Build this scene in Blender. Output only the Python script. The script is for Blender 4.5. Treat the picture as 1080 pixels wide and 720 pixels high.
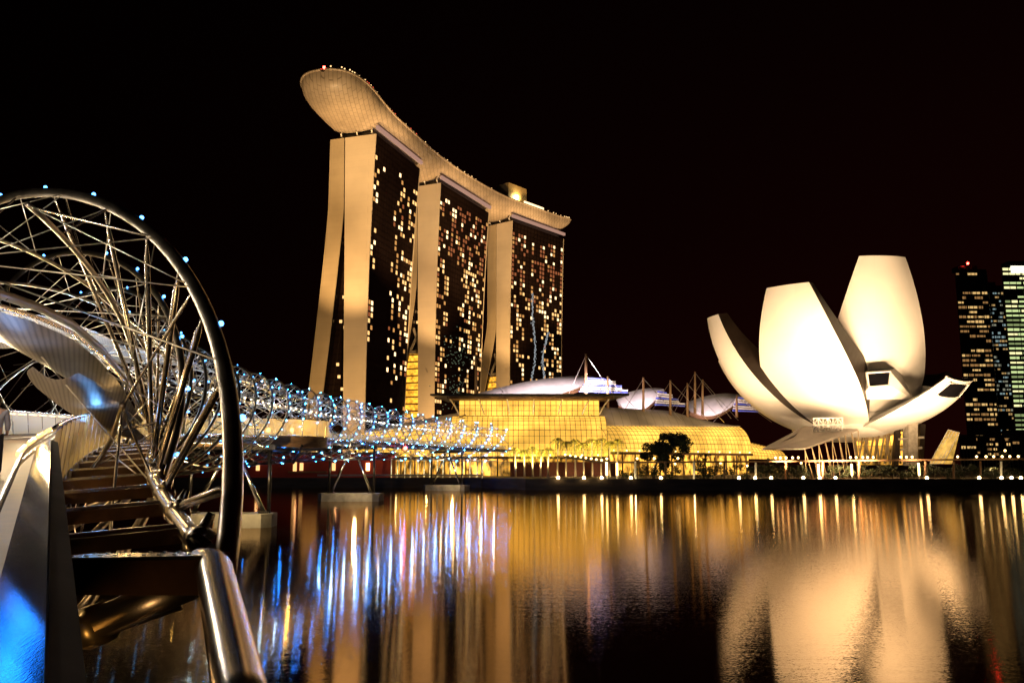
import bpy, bmesh, math, random
from mathutils import Vector, Matrix
random.seed(7)
PI = math.pi; R = math.radians
sc = bpy.context.scene
for o in list(bpy.data.objects): bpy.data.objects.remove(o)
COL = sc.collection

# ---------------------------------------------------------------- camera, sky, exposure
cam = bpy.data.cameras.new('camera'); camo = bpy.data.objects.new('camera', cam); COL.objects.link(camo)
cam.sensor_width = 36; cam.lens = 30.0; cam.clip_start = 0.05; cam.clip_end = 20000
camo.location = (0, 0, 7); camo.rotation_euler = (R(90 + 8.2), 0, 0)
sc.camera = camo
sc.view_settings.view_transform = 'Standard'; sc.view_settings.look = 'None'
sc.view_settings.exposure = 0; sc.view_settings.gamma = 1; sc.view_settings.use_curve_mapping = False
sc.render.engine = 'CYCLES'
cy = sc.cycles
cy.use_denoising = True; cy.max_bounces = 6; cy.diffuse_bounces = 2; cy.glossy_bounces = 4; cy.transmission_bounces = 4
cy.transparent_max_bounces = 12; cy.sample_clamp_indirect = 6; cy.use_light_tree = True; cy.caustics_reflective = False; cy.caustics_refractive = False

w = bpy.data.worlds.new('World'); sc.world = w; w.use_nodes = True
nt = w.node_tree; N = nt.nodes; L = nt.links
bg = N['Background']; bg.inputs['Strength'].default_value = 1.0
sky = N.new('ShaderNodeTexSky'); sky.sky_type = 'NISHITA'; sky.sun_disc = False; sky.sun_elevation = R(-12); sky.sun_rotation = R(60)
tc = N.new('ShaderNodeTexCoord'); sep = N.new('ShaderNodeSeparateXYZ'); L.new(tc.outputs['Generated'], sep.inputs[0])
rv = N.new('ShaderNodeValToRGB')                       # city glow near the horizon, night above
rv.color_ramp.elements[0].position = 0.0; rv.color_ramp.elements[0].color = (0.0085, 0.0010, 0.0007, 1)
rv.color_ramp.elements[1].position = 0.60; rv.color_ramp.elements[1].color = (0.0010, 0.0002, 0.0002, 1)
e_ = rv.color_ramp.elements.new(0.25); e_.color = (0.0042, 0.0005, 0.0004, 1)
L.new(sep.outputs['Z'], rv.inputs[0])
rx = N.new('ShaderNodeMapRange'); rx.inputs[1].default_value = -0.6; rx.inputs[2].default_value = 0.5
rx.inputs[3].default_value = 0.06; rx.inputs[4].default_value = 1.0; L.new(sep.outputs['X'], rx.inputs[0])
mul = N.new('ShaderNodeMix'); mul.data_type = 'RGBA'; mul.blend_type = 'MULTIPLY'; mul.inputs[0].default_value = 1
L.new(rv.outputs[0], mul.inputs[6]); L.new(rx.outputs[0], mul.inputs[7])
add = N.new('ShaderNodeMix'); add.data_type = 'RGBA'; add.blend_type = 'ADD'; add.inputs[0].default_value = 0.05
L.new(mul.outputs[2], add.inputs[6]); L.new(sky.outputs[0], add.inputs[7]); L.new(add.outputs[2], bg.inputs[0])

# ---------------------------------------------------------------- helpers
TH = R(8.2); CC, SS = math.cos(TH), math.sin(TH)
def at(px, py, Y):
    """a photograph pixel (1080x720) at depth Y as a world point"""
    dx = (px - 540) / 900; dy = (360 - py) / 900
    d = Vector((dx, CC - dy * SS, SS + dy * CC)); return Vector((0, 0, 7)) + d * (Y / d.y)
def V(*a): return Vector(a)

def tag(o, label=None, cat=None, group=None, kind=None):
    if label: o['label'] = label
    if cat: o['category'] = cat
    if group: o['group'] = group
    if kind: o['kind'] = kind
    return o
def empty(name, loc=(0, 0, 0), label=None, cat=None, group=None):
    o = bpy.data.objects.new(name, None); o.location = loc; o.empty_display_size = .3; COL.objects.link(o)
    return tag(o, label, cat, group)
def wloc(o):
    p = Vector((0, 0, 0))
    while o: p += o.location; o = o.parent
    return p
class MB:
    def __init__(s): s.v = []; s.f = []
    def quad(s, *p):
        n = len(s.v); s.v += [Vector(q) for q in p]; s.f.append(tuple(range(n, n + len(p)))); return s
    def box(s, c, d, M=None):
        c = Vector(c); n = len(s.v)
        for x in (-.5, .5):
            for y in (-.5, .5):
                for z in (-.5, .5):
                    q = Vector((x * d[0], y * d[1], z * d[2])); s.v.append(c + (M @ q if M else q))
        s.f += [tuple(n + i for i in t) for t in ((0, 1, 3, 2), (4, 6, 7, 5), (0, 4, 5, 1), (2, 3, 7, 6), (0, 2, 6, 4), (1, 5, 7, 3))]; return s
    def bar(s, a, b, wd, ht, up=(0, 0, 1)):
        a, b = Vector(a), Vector(b); t = (b - a); ln = t.length; t.normalize(); x = t.cross(Vector(up))
        if x.length < 1e-4: x = Vector((1, 0, 0))
        x.normalize(); u = x.cross(t)
        return s.box((a + b) / 2, (wd, ln, ht), Matrix((x, t, u)).transposed())
    def tube(s, pts, r, seg=8, cap=True):
        pts = [Vector(p) for p in pts]; n0 = len(s.v); m = len(pts); u = None
        rr = r if isinstance(r, (list, tuple)) else [r] * m
        for i, p in enumerate(pts):
            t = (pts[min(i + 1, m - 1)] - pts[max(i - 1, 0)]).normalized()
            if u is None:
                u = t.cross(Vector((0, 0, 1)))
                if u.length < 1e-3: u = t.cross(Vector((1, 0, 0)))
            else: u = u - t * u.dot(t)
            u.normalize(); v = t.cross(u)
            for k in range(seg):
                a = 2 * PI * k / seg; s.v.append(p + (u * math.cos(a) + v * math.sin(a)) * rr[i])
        for i in range(m - 1):
            for k in range(seg):
                a = n0 + i * seg + k; b = n0 + i * seg + (k + 1) % seg; s.f.append((a, b, b + seg, a + seg))
        if cap: s.f.append(tuple(n0 + k for k in range(seg))[::-1]); s.f.append(tuple(n0 + (m - 1) * seg + k for k in range(seg)))
        return s
    def grid(s, rows, closed=False):
        n0 = len(s.v); nr = len(rows); nc = len(rows[0])
        for r_ in rows: s.v += [Vector(p) for p in r_]
        for i in range(nr - 1):
            for j in range(nc if closed else nc - 1):
                a = n0 + i * nc + j; b = n0 + i * nc + (j + 1) % nc; s.f.append((a, b, b + nc, a + nc))
        return s
    def prism(s, poly, z0, z1):
        n = len(s.v); k = len(poly)
        s.v += [Vector((p[0], p[1], z0)) for p in poly] + [Vector((p[0], p[1], z1)) for p in poly]
        s.f.append(tuple(range(n, n + k))[::-1]); s.f.append(tuple(range(n + k, n + 2 * k)))
        for i in range(k): j = (i + 1) % k; s.f.append((n + i, n + j, n + k + j, n + k + i))
        return s
    def ball(s, c, r, nu=10, nv=6, sq=(1, 1, 1)):
        c = Vector(c); rows = []
        for i in range(nv + 1):
            a = PI * i / nv - PI / 2; q = max(math.cos(a), .02)
            rows.append([c + Vector((r * sq[0] * q * math.cos(2 * PI * j / nu), r * sq[1] * q * math.sin(2 * PI * j / nu), r * sq[2] * math.sin(a))) for j in range(nu)])
        return s.grid(rows, True)
    def build(s, name, mat, parent=None, loc=None, smooth=False, fix=True):
        me = bpy.data.meshes.new(name)
        base = Vector(loc) if loc is not None else (wloc(parent) if parent else Vector((0, 0, 0)))
        me.from_pydata([tuple(v - base) for v in s.v], [], s.f)
        if fix:
            bm = bmesh.new(); bm.from_mesh(me); bmesh.ops.recalc_face_normals(bm, faces=bm.faces); bm.to_mesh(me); bm.free()
        if smooth:
            for p in me.polygons: p.use_smooth = True
            if smooth == 'auto': me.set_sharp_from_angle(angle=R(40))
        me.materials.append(mat); me.update()
        o = bpy.data.objects.new(name, me); COL.objects.link(o)
        if parent: o.parent = parent; o.location = base - wloc(parent)
        else: o.location = base
        return o
def copy(o, loc, parent=None, mat=None):
    c = o.copy(); COL.objects.link(c); c.parent = parent
    c.location = Vector(loc) - (wloc(parent) if parent else Vector((0, 0, 0))); return c
ORD = ['first', 'second', 'third', 'fourth', 'fifth', 'sixth', 'seventh', 'eighth', 'ninth', 'tenth', 'eleventh', 'twelfth', 'thirteenth',
       'fourteenth', 'fifteenth', 'sixteenth', 'seventeenth', 'eighteenth', 'nineteenth', 'twentieth']
def nth(i, n): return 'leftmost' if i == 0 else 'rightmost' if i == n - 1 else ORD[i] + ' from the left'

# ---------------------------------------------------------------- materials
def mat(name, col, rough=.6, metal=0., var=.25, scale=2., bump=0., bscale=20., spec=.5, stretch=(1, 1, 1), trans=0., alpha=1.):
    m = bpy.data.materials.new(name); m.use_nodes = True; t = m.node_tree; n = t.nodes; l = t.links; b = n['Principled BSDF']
    b.inputs['Metallic'].default_value = metal; b.inputs['Specular IOR Level'].default_value = spec
    b.inputs['Transmission Weight'].default_value = trans; b.inputs['Alpha'].default_value = alpha
    c = n.new('ShaderNodeTexCoord'); mp = n.new('ShaderNodeMapping'); mp.inputs['Scale'].default_value = stretch; l.new(c.outputs['Object'], mp.inputs[0])
    ns = n.new('ShaderNodeTexNoise'); ns.inputs['Scale'].default_value = scale; ns.inputs['Detail'].default_value = 6; l.new(mp.outputs[0], ns.inputs[0])
    r = n.new('ShaderNodeValToRGB'); r.color_ramp.elements[0].position = .3; r.color_ramp.elements[1].position = .7
    r.color_ramp.elements[0].color = tuple(x * (1 - var) for x in col) + (1,); r.color_ramp.elements[1].color = tuple(min(1, x * (1 + var)) for x in col) + (1,)
    l.new(ns.outputs['Fac'], r.inputs[0]); l.new(r.outputs[0], b.inputs['Base Color'])
    mr = n.new('ShaderNodeMapRange'); mr.inputs[3].default_value = max(0, rough * .75); mr.inputs[4].default_value = min(1, rough * 1.25)
    l.new(ns.outputs['Fac'], mr.inputs[0]); l.new(mr.outputs[0], b.inputs['Roughness'])
    if bump:
        n2 = n.new('ShaderNodeTexNoise'); n2.inputs['Scale'].default_value = bscale; n2.inputs['Detail'].default_value = 4; l.new(mp.outputs[0], n2.inputs[0])
        bp = n.new('ShaderNodeBump'); bp.inputs['Strength'].default_value = bump; bp.inputs['Distance'].default_value = .05
        l.new(n2.outputs['Fac'], bp.inputs['Height']); l.new(bp.outputs[0], b.inputs['Normal'])
    return m
def emis(name, col, s, nee=False, base=(.02, .02, .02), var=0., scale=1., stretch=(1, 1, 1), lo=.3, hi=.7, low=.3):
    m = bpy.data.materials.new(name); m.use_nodes = True; t = m.node_tree; n = t.nodes; l = t.links; b = n['Principled BSDF']
    b.inputs['Base Color'].default_value = base + (1,); b.inputs['Roughness'].default_value = .25
    b.inputs['Emission Color'].default_value = tuple(col) + (1,); b.inputs['Emission Strength'].default_value = s
    if var:
        c = n.new('ShaderNodeTexCoord'); mp = n.new('ShaderNodeMapping'); mp.inputs['Scale'].default_value = stretch; l.new(c.outputs['Object'], mp.inputs[0])
        ns = n.new('ShaderNodeTexNoise'); ns.inputs['Scale'].default_value = scale; ns.inputs['Detail'].default_value = 5; l.new(mp.outputs[0], ns.inputs[0])
        mr = n.new('ShaderNodeMapRange'); mr.inputs[1].default_value = lo; mr.inputs[2].default_value = hi; mr.inputs[3].default_value = s * low; mr.inputs[4].default_value = s * (1 + var)
        l.new(ns.outputs['Fac'], mr.inputs[0]); l.new(mr.outputs[0], b.inputs['Emission Strength'])
    m.cycles.emission_sampling = 'AUTO' if nee else 'NONE'
    return m
def shops(m, wd, ht, lo, hi, axis='XZ'):
    """rooms behind a lit front differ in brightness"""
    t = m.node_tree; n = t.nodes; l = t.links; b = n['Principled BSDF']; lk = b.inputs['Emission Strength'].links[0].from_socket
    c = n.new('ShaderNodeTexCoord'); sp = n.new('ShaderNodeSeparateXYZ'); cb = n.new('ShaderNodeCombineXYZ'); l.new(c.outputs['Object'], sp.inputs[0])
    l.new(sp.outputs[axis[0]], cb.inputs[0]); l.new(sp.outputs[axis[1]], cb.inputs[1])
    br = n.new('ShaderNodeTexBrick'); br.inputs['Scale'].default_value = 1; br.inputs['Brick Width'].default_value = wd; br.inputs['Row Height'].default_value = ht
    br.inputs['Mortar Size'].default_value = .12; br.inputs['Bias'].default_value = 0; br.offset = .37
    br.inputs['Color1'].default_value = (lo, lo, lo, 1); br.inputs['Color2'].default_value = (hi, hi, hi, 1); br.inputs['Mortar'].default_value = (lo * .8,) * 3 + (1,)
    l.new(cb.outputs[0], br.inputs['Vector'])
    q = n.new('ShaderNodeMath'); q.operation = 'MULTIPLY'; l.new(lk, q.inputs[0]); l.new(br.outputs['Color'], q.inputs[1]); l.new(q.outputs[0], b.inputs['Emission Strength'])
    return m
def panelled(name, col, sx, sz, rough=.6, dark=.7, axis='XZ', off=.35, spec=.4, bw=.02, cv=.065, nv=.72):
    """cladding with thin joints: brick texture in object space"""
    m = bpy.data.materials.new(name); m.use_nodes = True; t = m.node_tree; n = t.nodes; l = t.links; b = n['Principled BSDF']
    b.inputs['Roughness'].default_value = rough; b.inputs['Specular IOR Level'].default_value = spec
    c = n.new('ShaderNodeTexCoord'); sp = n.new('ShaderNodeSeparateXYZ'); cb = n.new('ShaderNodeCombineXYZ')
    l.new(c.outputs['Object'], sp.inputs[0]); l.new(sp.outputs[axis[0]], cb.inputs[0]); l.new(sp.outputs[axis[1]], cb.inputs[1])
    br = n.new('ShaderNodeTexBrick'); br.inputs['Scale'].default_value = 1; br.inputs['Brick Width'].default_value = sx; br.inputs['Row Height'].default_value = sz
    br.inputs['Mortar Size'].default_value = bw; br.offset = off
    br.inputs['Color1'].default_value = tuple(x * (1 - cv) for x in col) + (1,); br.inputs['Color2'].default_value = tuple(min(1, x * (1 + cv)) for x in col) + (1,)
    br.inputs['Mortar'].default_value = tuple(x * dark for x in col) + (1,)
    l.new(cb.outputs[0], br.inputs['Vector'])
    ns = n.new('ShaderNodeTexNoise'); ns.inputs['Scale'].default_value = .06; ns.inputs['Detail'].default_value = 7; l.new(c.outputs['Object'], ns.inputs[0])
    mx = n.new('ShaderNodeMix'); mx.data_type = 'RGBA'; mx.blend_type = 'MULTIPLY'; mx.inputs[0].default_value = .35
    l.new(br.outputs[0], mx.inputs[6]); l.new(ns.outputs['Color'], mx.inputs[7])
    cr = n.new('ShaderNodeValToRGB'); cr.color_ramp.elements[0].color = (nv, nv, nv, 1); cr.color_ramp.elements[1].color = (1, 1, 1, 1); cr.color_ramp.elements[0].position = .35; cr.color_ramp.elements[1].position = .62
    l.new(ns.outputs['Fac'], cr.inputs[0]); l.new(cr.outputs[0], mx.inputs[7]); mx.inputs[0].default_value = 1
    l.new(mx.outputs[2], b.inputs['Base Color'])
    return m

M = {}
M['steel'] = mat('stainless_steel', (.72, .68, .62), .24, 1., .15, 3., .05, 60)
M['steel_rod'] = mat('steel_rod', (.76, .74, .72), .3, 1., .2, 5.)
M['dark_steel'] = mat('dark_steel', (.06, .055, .05), .3, .8, .3, 2.)
M['tube'] = mat('polished_duplex_steel', (.60, .54, .46), .33, 1., .18, 1.5, .03, 40)
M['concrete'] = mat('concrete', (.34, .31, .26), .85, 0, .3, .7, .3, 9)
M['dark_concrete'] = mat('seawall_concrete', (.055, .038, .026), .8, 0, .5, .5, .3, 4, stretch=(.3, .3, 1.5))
M['beam'] = mat('beam_paint', (.13, .07, .035), .22, .3, .3, 2.)
M['deck'] = mat('deck_boards', (.16, .12, .09), .55, 0, .3, 3., .1, 30)
M['brick'] = panelled('red_wall_cladding', (.30, .035, .02), 2.4, .8, .7)
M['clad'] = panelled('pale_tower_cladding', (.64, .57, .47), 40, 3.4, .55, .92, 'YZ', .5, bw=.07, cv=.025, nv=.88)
M['clad_shade'] = panelled('shaded_tower_cladding', (.46, .39, .28), 40, 3.4, .6, .9, 'YZ', .5, bw=.07, cv=.03, nv=.84)  # tower cladding darkened for the east slab: weaker light put into the colour
M['hull'] = panelled('hull_metal_panels', (.50, .42, .34), 4.5, 2.2, .42, .55, 'YX', .5, bw=.14)
M['facade'] = panelled('dark_glass_facade', (.016, .010, .009), 3.4, 3.4, .12, .35, 'YZ', 0, .6, bw=.25)
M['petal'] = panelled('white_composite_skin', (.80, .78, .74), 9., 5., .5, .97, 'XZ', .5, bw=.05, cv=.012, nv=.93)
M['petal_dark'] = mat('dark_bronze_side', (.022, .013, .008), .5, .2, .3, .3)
M['roof_grey'] = panelled('grey_roof_sheets', (.42, .34, .25), 3.6, 90, .5, .6, 'XZ', 0, bw=.12)
M['fascia'] = mat('brown_fascia', (.16, .085, .04), .6, 0, .3, 1.)
M['white_paint'] = mat('white_paint', (.75, .73, .68), .5, 0, .1, 1.)
M['tan_paint'] = mat('tan_paint', (.26, .19, .10), .55, 0, .15, 1.)
M['cream_roof'] = mat('membrane_roof', (.8, .76, .74), .5, 0, .08, .4)
M['bark'] = mat('bark', (.16, .11, .07), .9, 0, .4, 6., .4, 20, stretch=(1, 1, .3))
M['palm_bark'] = mat('palm_bark', (.42, .35, .26), .85, 0, .3, 5., .4, 14, stretch=(1, 1, 4))
M['palm_leaf'] = mat('palm_leaf', (.36, .31, .04), .5, 0, .45, .8)
M['leaf'] = mat('dark_leaf', (.026, .036, .012), .6, 0, .5, .7)
M['paving'] = mat('paving', (.20, .16, .12), .7, 0, .3, .4)
M['timber'] = mat('timber_fascia', (.40, .22, .10), .5, 0, .35, 1.2, 0, stretch=(1, 1, 6))
M['black'] = mat('black_glass', (.006, .006, .008), .1, 0, .2, 1.)
M['skyscraper'] = mat('skyscraper_glass', (.012, .012, .013), .2, .1, .3, .05)
M['panel'] = mat('blue_dark_glass', (.006, .014, .04), .11, 0, .3, 1.5, .015, 60, spec=.12)
M['canopy'] = panelled('perforated_canopy_sheet', (.46, .42, .38), .11, .11, .4, .3, 'XY', .5, .5, bw=.022)
M['win'] = emis('lit_window_warm', (1., .56, .20), 1.5)
M['win_hot'] = emis('lit_window_bright', (1., .70, .36), 2.4)
M['win_dim'] = emis('lit_window_amber', (1., .46, .13), .7)
M['win_red'] = emis('lit_window_dim_red', (.60, .17, .06), .55)
M['speck'] = emis('projected_speck', (.62, .68, .72), .5)
M['mall'] = emis('lit_mall_glazing', (1., .53, .075), 1.38, base=(.2, .13, .04), var=.42, scale=.09, low=.72, lo=.35, hi=.65)
M['mall_low'] = emis('lit_shopfront', (1., .47, .06), 1.5, base=(.1, .06, .03), var=1.1, scale=.42, low=.05, lo=.38, hi=.66, stretch=(1, 1, .6))
shops(M['mall'], 6.3, 4.2, .84, 1.12); shops(M['mall_low'], 7.5, 5.2, .35, 1.35)
M['atrium'] = emis('lit_atrium_glazing', (1., .44, .035), 1.15, base=(.1, .06, .02), var=.8, scale=.4, low=.5, lo=.35, hi=.62)
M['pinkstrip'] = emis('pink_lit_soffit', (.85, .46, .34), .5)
M['lamp'] = emis('lamp_glow', (1., .70, .30), 38, True)
M['lamp_soft'] = emis('lamp_glow_soft', (1., .66, .25), 7)
M['lamp_hot'] = emis('lamp_glow_hot', (1., .80, .42), 60, True)
M['lamp_red'] = emis('red_beacon', (1., .03, .02), 40)
M['led'] = emis('blue_white_led', (.08, .36, 1.), 9, True)
M['led_far'] = emis('blue_led', (.012, .20, 1.), 380, True)
M['led_white'] = emis('white_led', (.75, .88, 1.), 16)
M['added_strip'] = emis('added_blue_bar', (.01, .20, 1.), 26, True)  # glow of the added bars mirrored in the balustrade cap
M['warm_strip'] = emis('warm_handrail_light', (1., .60, .16), 2.6)
M['skin'] = mat('skin', (.45, .28, .2), .6, 0, .1, 4)
M['hair'] = mat('hair', (.02, .015, .012), .6, 0, .2, 9)

def translucent(name, col, k=.5):
    m = bpy.data.materials.new(name); m.use_nodes = True; t = m.node_tree; n = t.nodes; l = t.links; b = n['Principled BSDF']; out = n['Material Output']
    b.inputs['Base Color'].default_value = col + (1,); b.inputs['Roughness'].default_value = .25
    tr = n.new('ShaderNodeBsdfTranslucent'); tr.inputs[0].default_value = col + (1,)
    tp = n.new('ShaderNodeBsdfTransparent'); tp.inputs[0].default_value = (.9, .85, .7, 1)
    a = n.new('ShaderNodeMixShader'); a.inputs[0].default_value = .6; l.new(b.outputs[0], a.inputs[1]); l.new(tr.outputs[0], a.inputs[2])
    c = n.new('ShaderNodeMixShader'); c.inputs[0].default_value = k; l.new(tp.outputs[0], c.inputs[1]); l.new(a.outputs[0], c.inputs[2])
    l.new(c.outputs[0], out.inputs[0]); return m
M['rail_glass'] = translucent('frosted_rail_glass', (.80, .66, .34), .72)
M['pod_glass'] = translucent('pod_rail_glass', (.80, .68, .44), .6)

def spot(name, loc, aim, power, col, cone=60, blend=.6, size=.6):
    l = bpy.data.lights.new(name, 'SPOT'); l.energy = power; l.color = col; l.spot_size = R(cone); l.spot_blend = blend; l.shadow_soft_size = size
    o = bpy.data.objects.new(name, l); COL.objects.link(o); o.location = loc
    o.rotation_euler = (Vector(aim) - Vector(loc)).to_track_quat('-Z', 'Y').to_euler(); return o
def point(name, loc, power, col, size=.1):
    l = bpy.data.lights.new(name, 'POINT'); l.energy = power; l.color = col; l.shadow_soft_size = size
    o = bpy.data.objects.new(name, l); COL.objects.link(o); o.location = loc; return o

# ================================================================ SETTING: water, land
def water():
    m = bpy.data.materials.new('bay_water'); m.use_nodes = True; t = m.node_tree; n = t.nodes; l = t.links; out = n['Material Output']
    n.remove(n['Principled BSDF'])
    gl = n.new('ShaderNodeBsdfGlossy'); gl.inputs['Color'].default_value = (.96, .80, .62, 1); gl.inputs['Roughness'].default_value = .06
    df = n.new('ShaderNodeBsdfDiffuse'); df.inputs[0].default_value = (.004, .004, .005, 1)
    fr = n.new('ShaderNodeFresnel'); fr.inputs[0].default_value = 2.9
    mx = n.new('ShaderNodeMixShader'); l.new(fr.outputs[0], mx.inputs[0]); l.new(df.outputs[0], mx.inputs[1]); l.new(gl.outputs[0], mx.inputs[2])
    c = n.new('ShaderNodeTexCoord')
    def noise(sc_, st, det=3):
        mp = n.new('ShaderNodeMapping'); mp.inputs['Scale'].default_value = st; l.new(c.outputs['Object'], mp.inputs[0])
        q = n.new('ShaderNodeTexNoise'); q.inputs['Scale'].default_value = sc_; q.inputs['Detail'].default_value = det; l.new(mp.outputs[0], q.inputs[0]); return q
    a = noise(.9, (.16, 1.6, 1))
    b1 = n.new('ShaderNodeBump'); b1.inputs['Strength'].default_value = .035; b1.inputs['Distance'].default_value = .12; l.new(a.outputs['Fac'], b1.inputs['Height'])
    f = noise(37., (.25, 1, 1), 1); v = n.new('ShaderNodeVectorMath'); v.operation = 'SUBTRACT'; v.inputs[1].default_value = (.5, .5, .5); l.new(f.outputs['Color'], v.inputs[0])
    v2 = n.new('ShaderNodeVectorMath'); v2.operation = 'MULTIPLY'; v2.inputs[1].default_value = (.020, .115, 0); l.new(v.outputs[0], v2.inputs[0])
    v3 = n.new('ShaderNodeVectorMath'); v3.operation = 'ADD'; l.new(v2.outputs[0], v3.inputs[0]); l.new(b1.outputs[0], v3.inputs[1])
    b2 = n.new('ShaderNodeVectorMath'); b2.operation = 'NORMALIZE'; l.new(v3.outputs[0], b2.inputs[0])
    l.new(b2.outputs[0], gl.inputs['Normal']); l.new(b2.outputs[0], fr.inputs['Normal']); l.new(mx.outputs[0], out.inputs[0])
    return m
tag(MB().quad((-3000, -400, 0), (3000, -400, 0), (3000, 6000, 0), (-3000, 6000, 0)).build('water', water()), kind='structure')
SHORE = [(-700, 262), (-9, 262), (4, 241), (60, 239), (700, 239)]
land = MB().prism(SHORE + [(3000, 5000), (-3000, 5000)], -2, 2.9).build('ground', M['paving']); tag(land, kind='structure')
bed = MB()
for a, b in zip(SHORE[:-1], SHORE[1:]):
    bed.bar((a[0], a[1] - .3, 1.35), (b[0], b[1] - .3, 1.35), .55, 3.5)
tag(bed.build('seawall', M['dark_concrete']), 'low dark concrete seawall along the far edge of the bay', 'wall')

# ================================================================ HOTEL TOWERS
def lerp(a, b, t): return a + (b - a) * t
TWIST = (6.2, 5., .5)
def tower(idx, A, B, nx, H, slab, east, label, zj, splay, pw, atr_z, seed, nwin, dens):
    """A, B: near and far foot of the bay facade; slab thickness; east slab offset by splay at the foot"""
    rnd = random.Random(seed)
    A = Vector((A[0], A[1], 0)); B = Vector((B[0], B[1], 0)); t = (B - A).normalized(); Ln = (B - A).length
    nrm = Vector((-t.y, t.x, 0))                      # towards the east slab (left in the picture)
    out = -nrm
    root = empty('hotel_tower', A, label, 'tower', 'three leaning hotel towers under the sky deck')
    nz = 28
    def wx(z, u=0): return 2.4 * (z / 190) ** 3 - .5 * math.sin(PI * z / 190) - TWIST[idx] * u * (1 - z / 191)       # slight curve of the bay face
    def ex(z): return splay * max(0, 1 - z / zj) ** pw                          # splay of the east leg
    # west slab: end walls clad, long face of dark glass
    zs = [H * i / nz for i in range(nz + 1)]
    f = MB(); f.grid([[A + out * wx(z) + V(0, 0, z), B + out * wx(z, 1) + V(0, 0, z)] for z in zs]); f.build('glass_facade', M['facade'], root, smooth=True)
    def slabwall(xa, x1, nm):
        m = MB()
        for P, d in ((A, -1), (B, 1)):
            q = P + t * (d * .5); x0 = (lambda z: -wx(z, 1) - .25) if (d > 0 and nm == 'west_end_wall') else xa
            m.grid([[P + nrm * x0(z) + V(0, 0, z), q + nrm * x0(z) + V(0, 0, z), q + nrm * x1(z) + V(0, 0, z), P + nrm * x1(z) + V(0, 0, z)] for z in zs], True)
            z = H; m.quad(P + nrm * x0(z) + V(0, 0, z), q + nrm * x0(z) + V(0, 0, z), q + nrm * x1(z) + V(0, 0, z), P + nrm * x1(z) + V(0, 0, z))
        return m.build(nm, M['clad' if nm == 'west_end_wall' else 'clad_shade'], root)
    w0 = slab[1]; w1 = slab[0]
    wi = lambda z: lerp(w0, w1, (z / H) ** 1.3)
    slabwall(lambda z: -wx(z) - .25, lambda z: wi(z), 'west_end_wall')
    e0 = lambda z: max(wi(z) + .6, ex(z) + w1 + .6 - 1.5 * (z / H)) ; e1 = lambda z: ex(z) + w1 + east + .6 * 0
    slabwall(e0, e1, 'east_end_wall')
    b = MB()
    P, Q = A + t * 1.2, B - t * 1.2
    b.grid([[P + nrm * wi(z) + V(0, 0, z), Q + nrm * wi(z) + V(0, 0, z)] for z in zs])
    b.grid([[P + nrm * e0(z) + V(0, 0, z), Q + nrm * e0(z) + V(0, 0, z)] for z in zs])
    b.grid([[P + nrm * e1(z) + V(0, 0, z), Q + nrm * e1(z) + V(0, 0, z)] for z in zs])
    b.build('inner_facade', M['facade'], root)
    b = MB(); b.quad(A + nrm * -1.5 + V(0, 0, H - .3), B + nrm * -1.5 + V(0, 0, H - .3), B + nrm * (w1 + east) + V(0, 0, H - .3), A + nrm * (w1 + east) + V(0, 0, H - .3))
    b.build('roof', M['dark_steel'], root)
    # gap between the legs: back wall of dark glass, red-lit landings, lit atrium below
    g0 = A + t * 5
    b = MB().grid([[g0 + nrm * wi(z) + V(0, 0, z), g0 + nrm * e0(z) + V(0, 0, z)] for z in zs]); b.build('gap_glazing', M['facade'], root)
    if atr_z:
        g1 = A + t * 3
        za = [atr_z * i / 14 for i in range(15)]
        MB().grid([[g1 + nrm * wi(z) + V(0, 0, z), g1 + nrm * e0(z) + V(0, 0, z)] for z in za]).build('atrium_glazing', M['atrium'], root)
        fl = MB()
        for z in [4.6 * i for i in range(1, int(atr_z / 4.6) + 1)]:
            fl.bar(g1 - t * .4 + nrm * wi(z) + V(0, 0, z), g1 - t * .4 + nrm * e0(z) + V(0, 0, z), .6, .9)
        fl.build('atrium_floors', M['fascia'], root)
        br = MB(); z0 = atr_z + 1.; z1 = atr_z + 17
        br.bar(g1 + nrm * wi(z0) + V(0, 0, z0), g1 + nrm * e0(z0) + V(0, 0, z0), 1, 2.2)
        br.bar(g1 + nrm * wi(z0) + V(0, 0, z0), g1 + nrm * e0(z1) + V(0, 0, z1), .8, 1.4); br.bar(g1 + nrm * wi(z1) + V(0, 0, z1), g1 + nrm * e0(z0) + V(0, 0, z0), .8, 1.4)
        br.build('atrium_bracing', M['concrete'], root)
    # windows
    cols = int(Ln / 3.4); rows = int((H - 12) / 3.45)
    def wmesh(name, m):
        s = MB(); c = Vector((0, 0, 0)); s.bar(-t * 1.0, t * 1.0, .22, 2.3); return s, m
    lits = []
    for j in range(cols):
        u = (j + .5) / cols
        for i in range(rows):
            z = 6 + 3.45 * i; v = z / H
            p = dens(u, v, rnd)
            if rnd.random() < p * (1, 1.25, 1.3)[idx]: lits.append((j, i, u, z, v))
    rnd.shuffle(lits)
    def place(s, u, z, k=1.0):
        p = A + t * (Ln * u) + out * (wx(z, u) + .12) + V(0, 0, z)
        s.bar(p - t * k * .98, p + t * k * .98, .24, 1.9 + .6 * rnd.random())
    protos = {}
    for kname, m in (('warm', M['win']), ('hot', M['win_hot']), ('dim', M['win_dim']), ('red', M['win_red'])):
        s = MB(); s.bar(-t * .92, t * .92, .24, 2.25); protos[kname] = (s, m)
    rest = {'warm': MB(), 'hot': MB(), 'dim': MB(), 'red': MB()}
    done = {}
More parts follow.
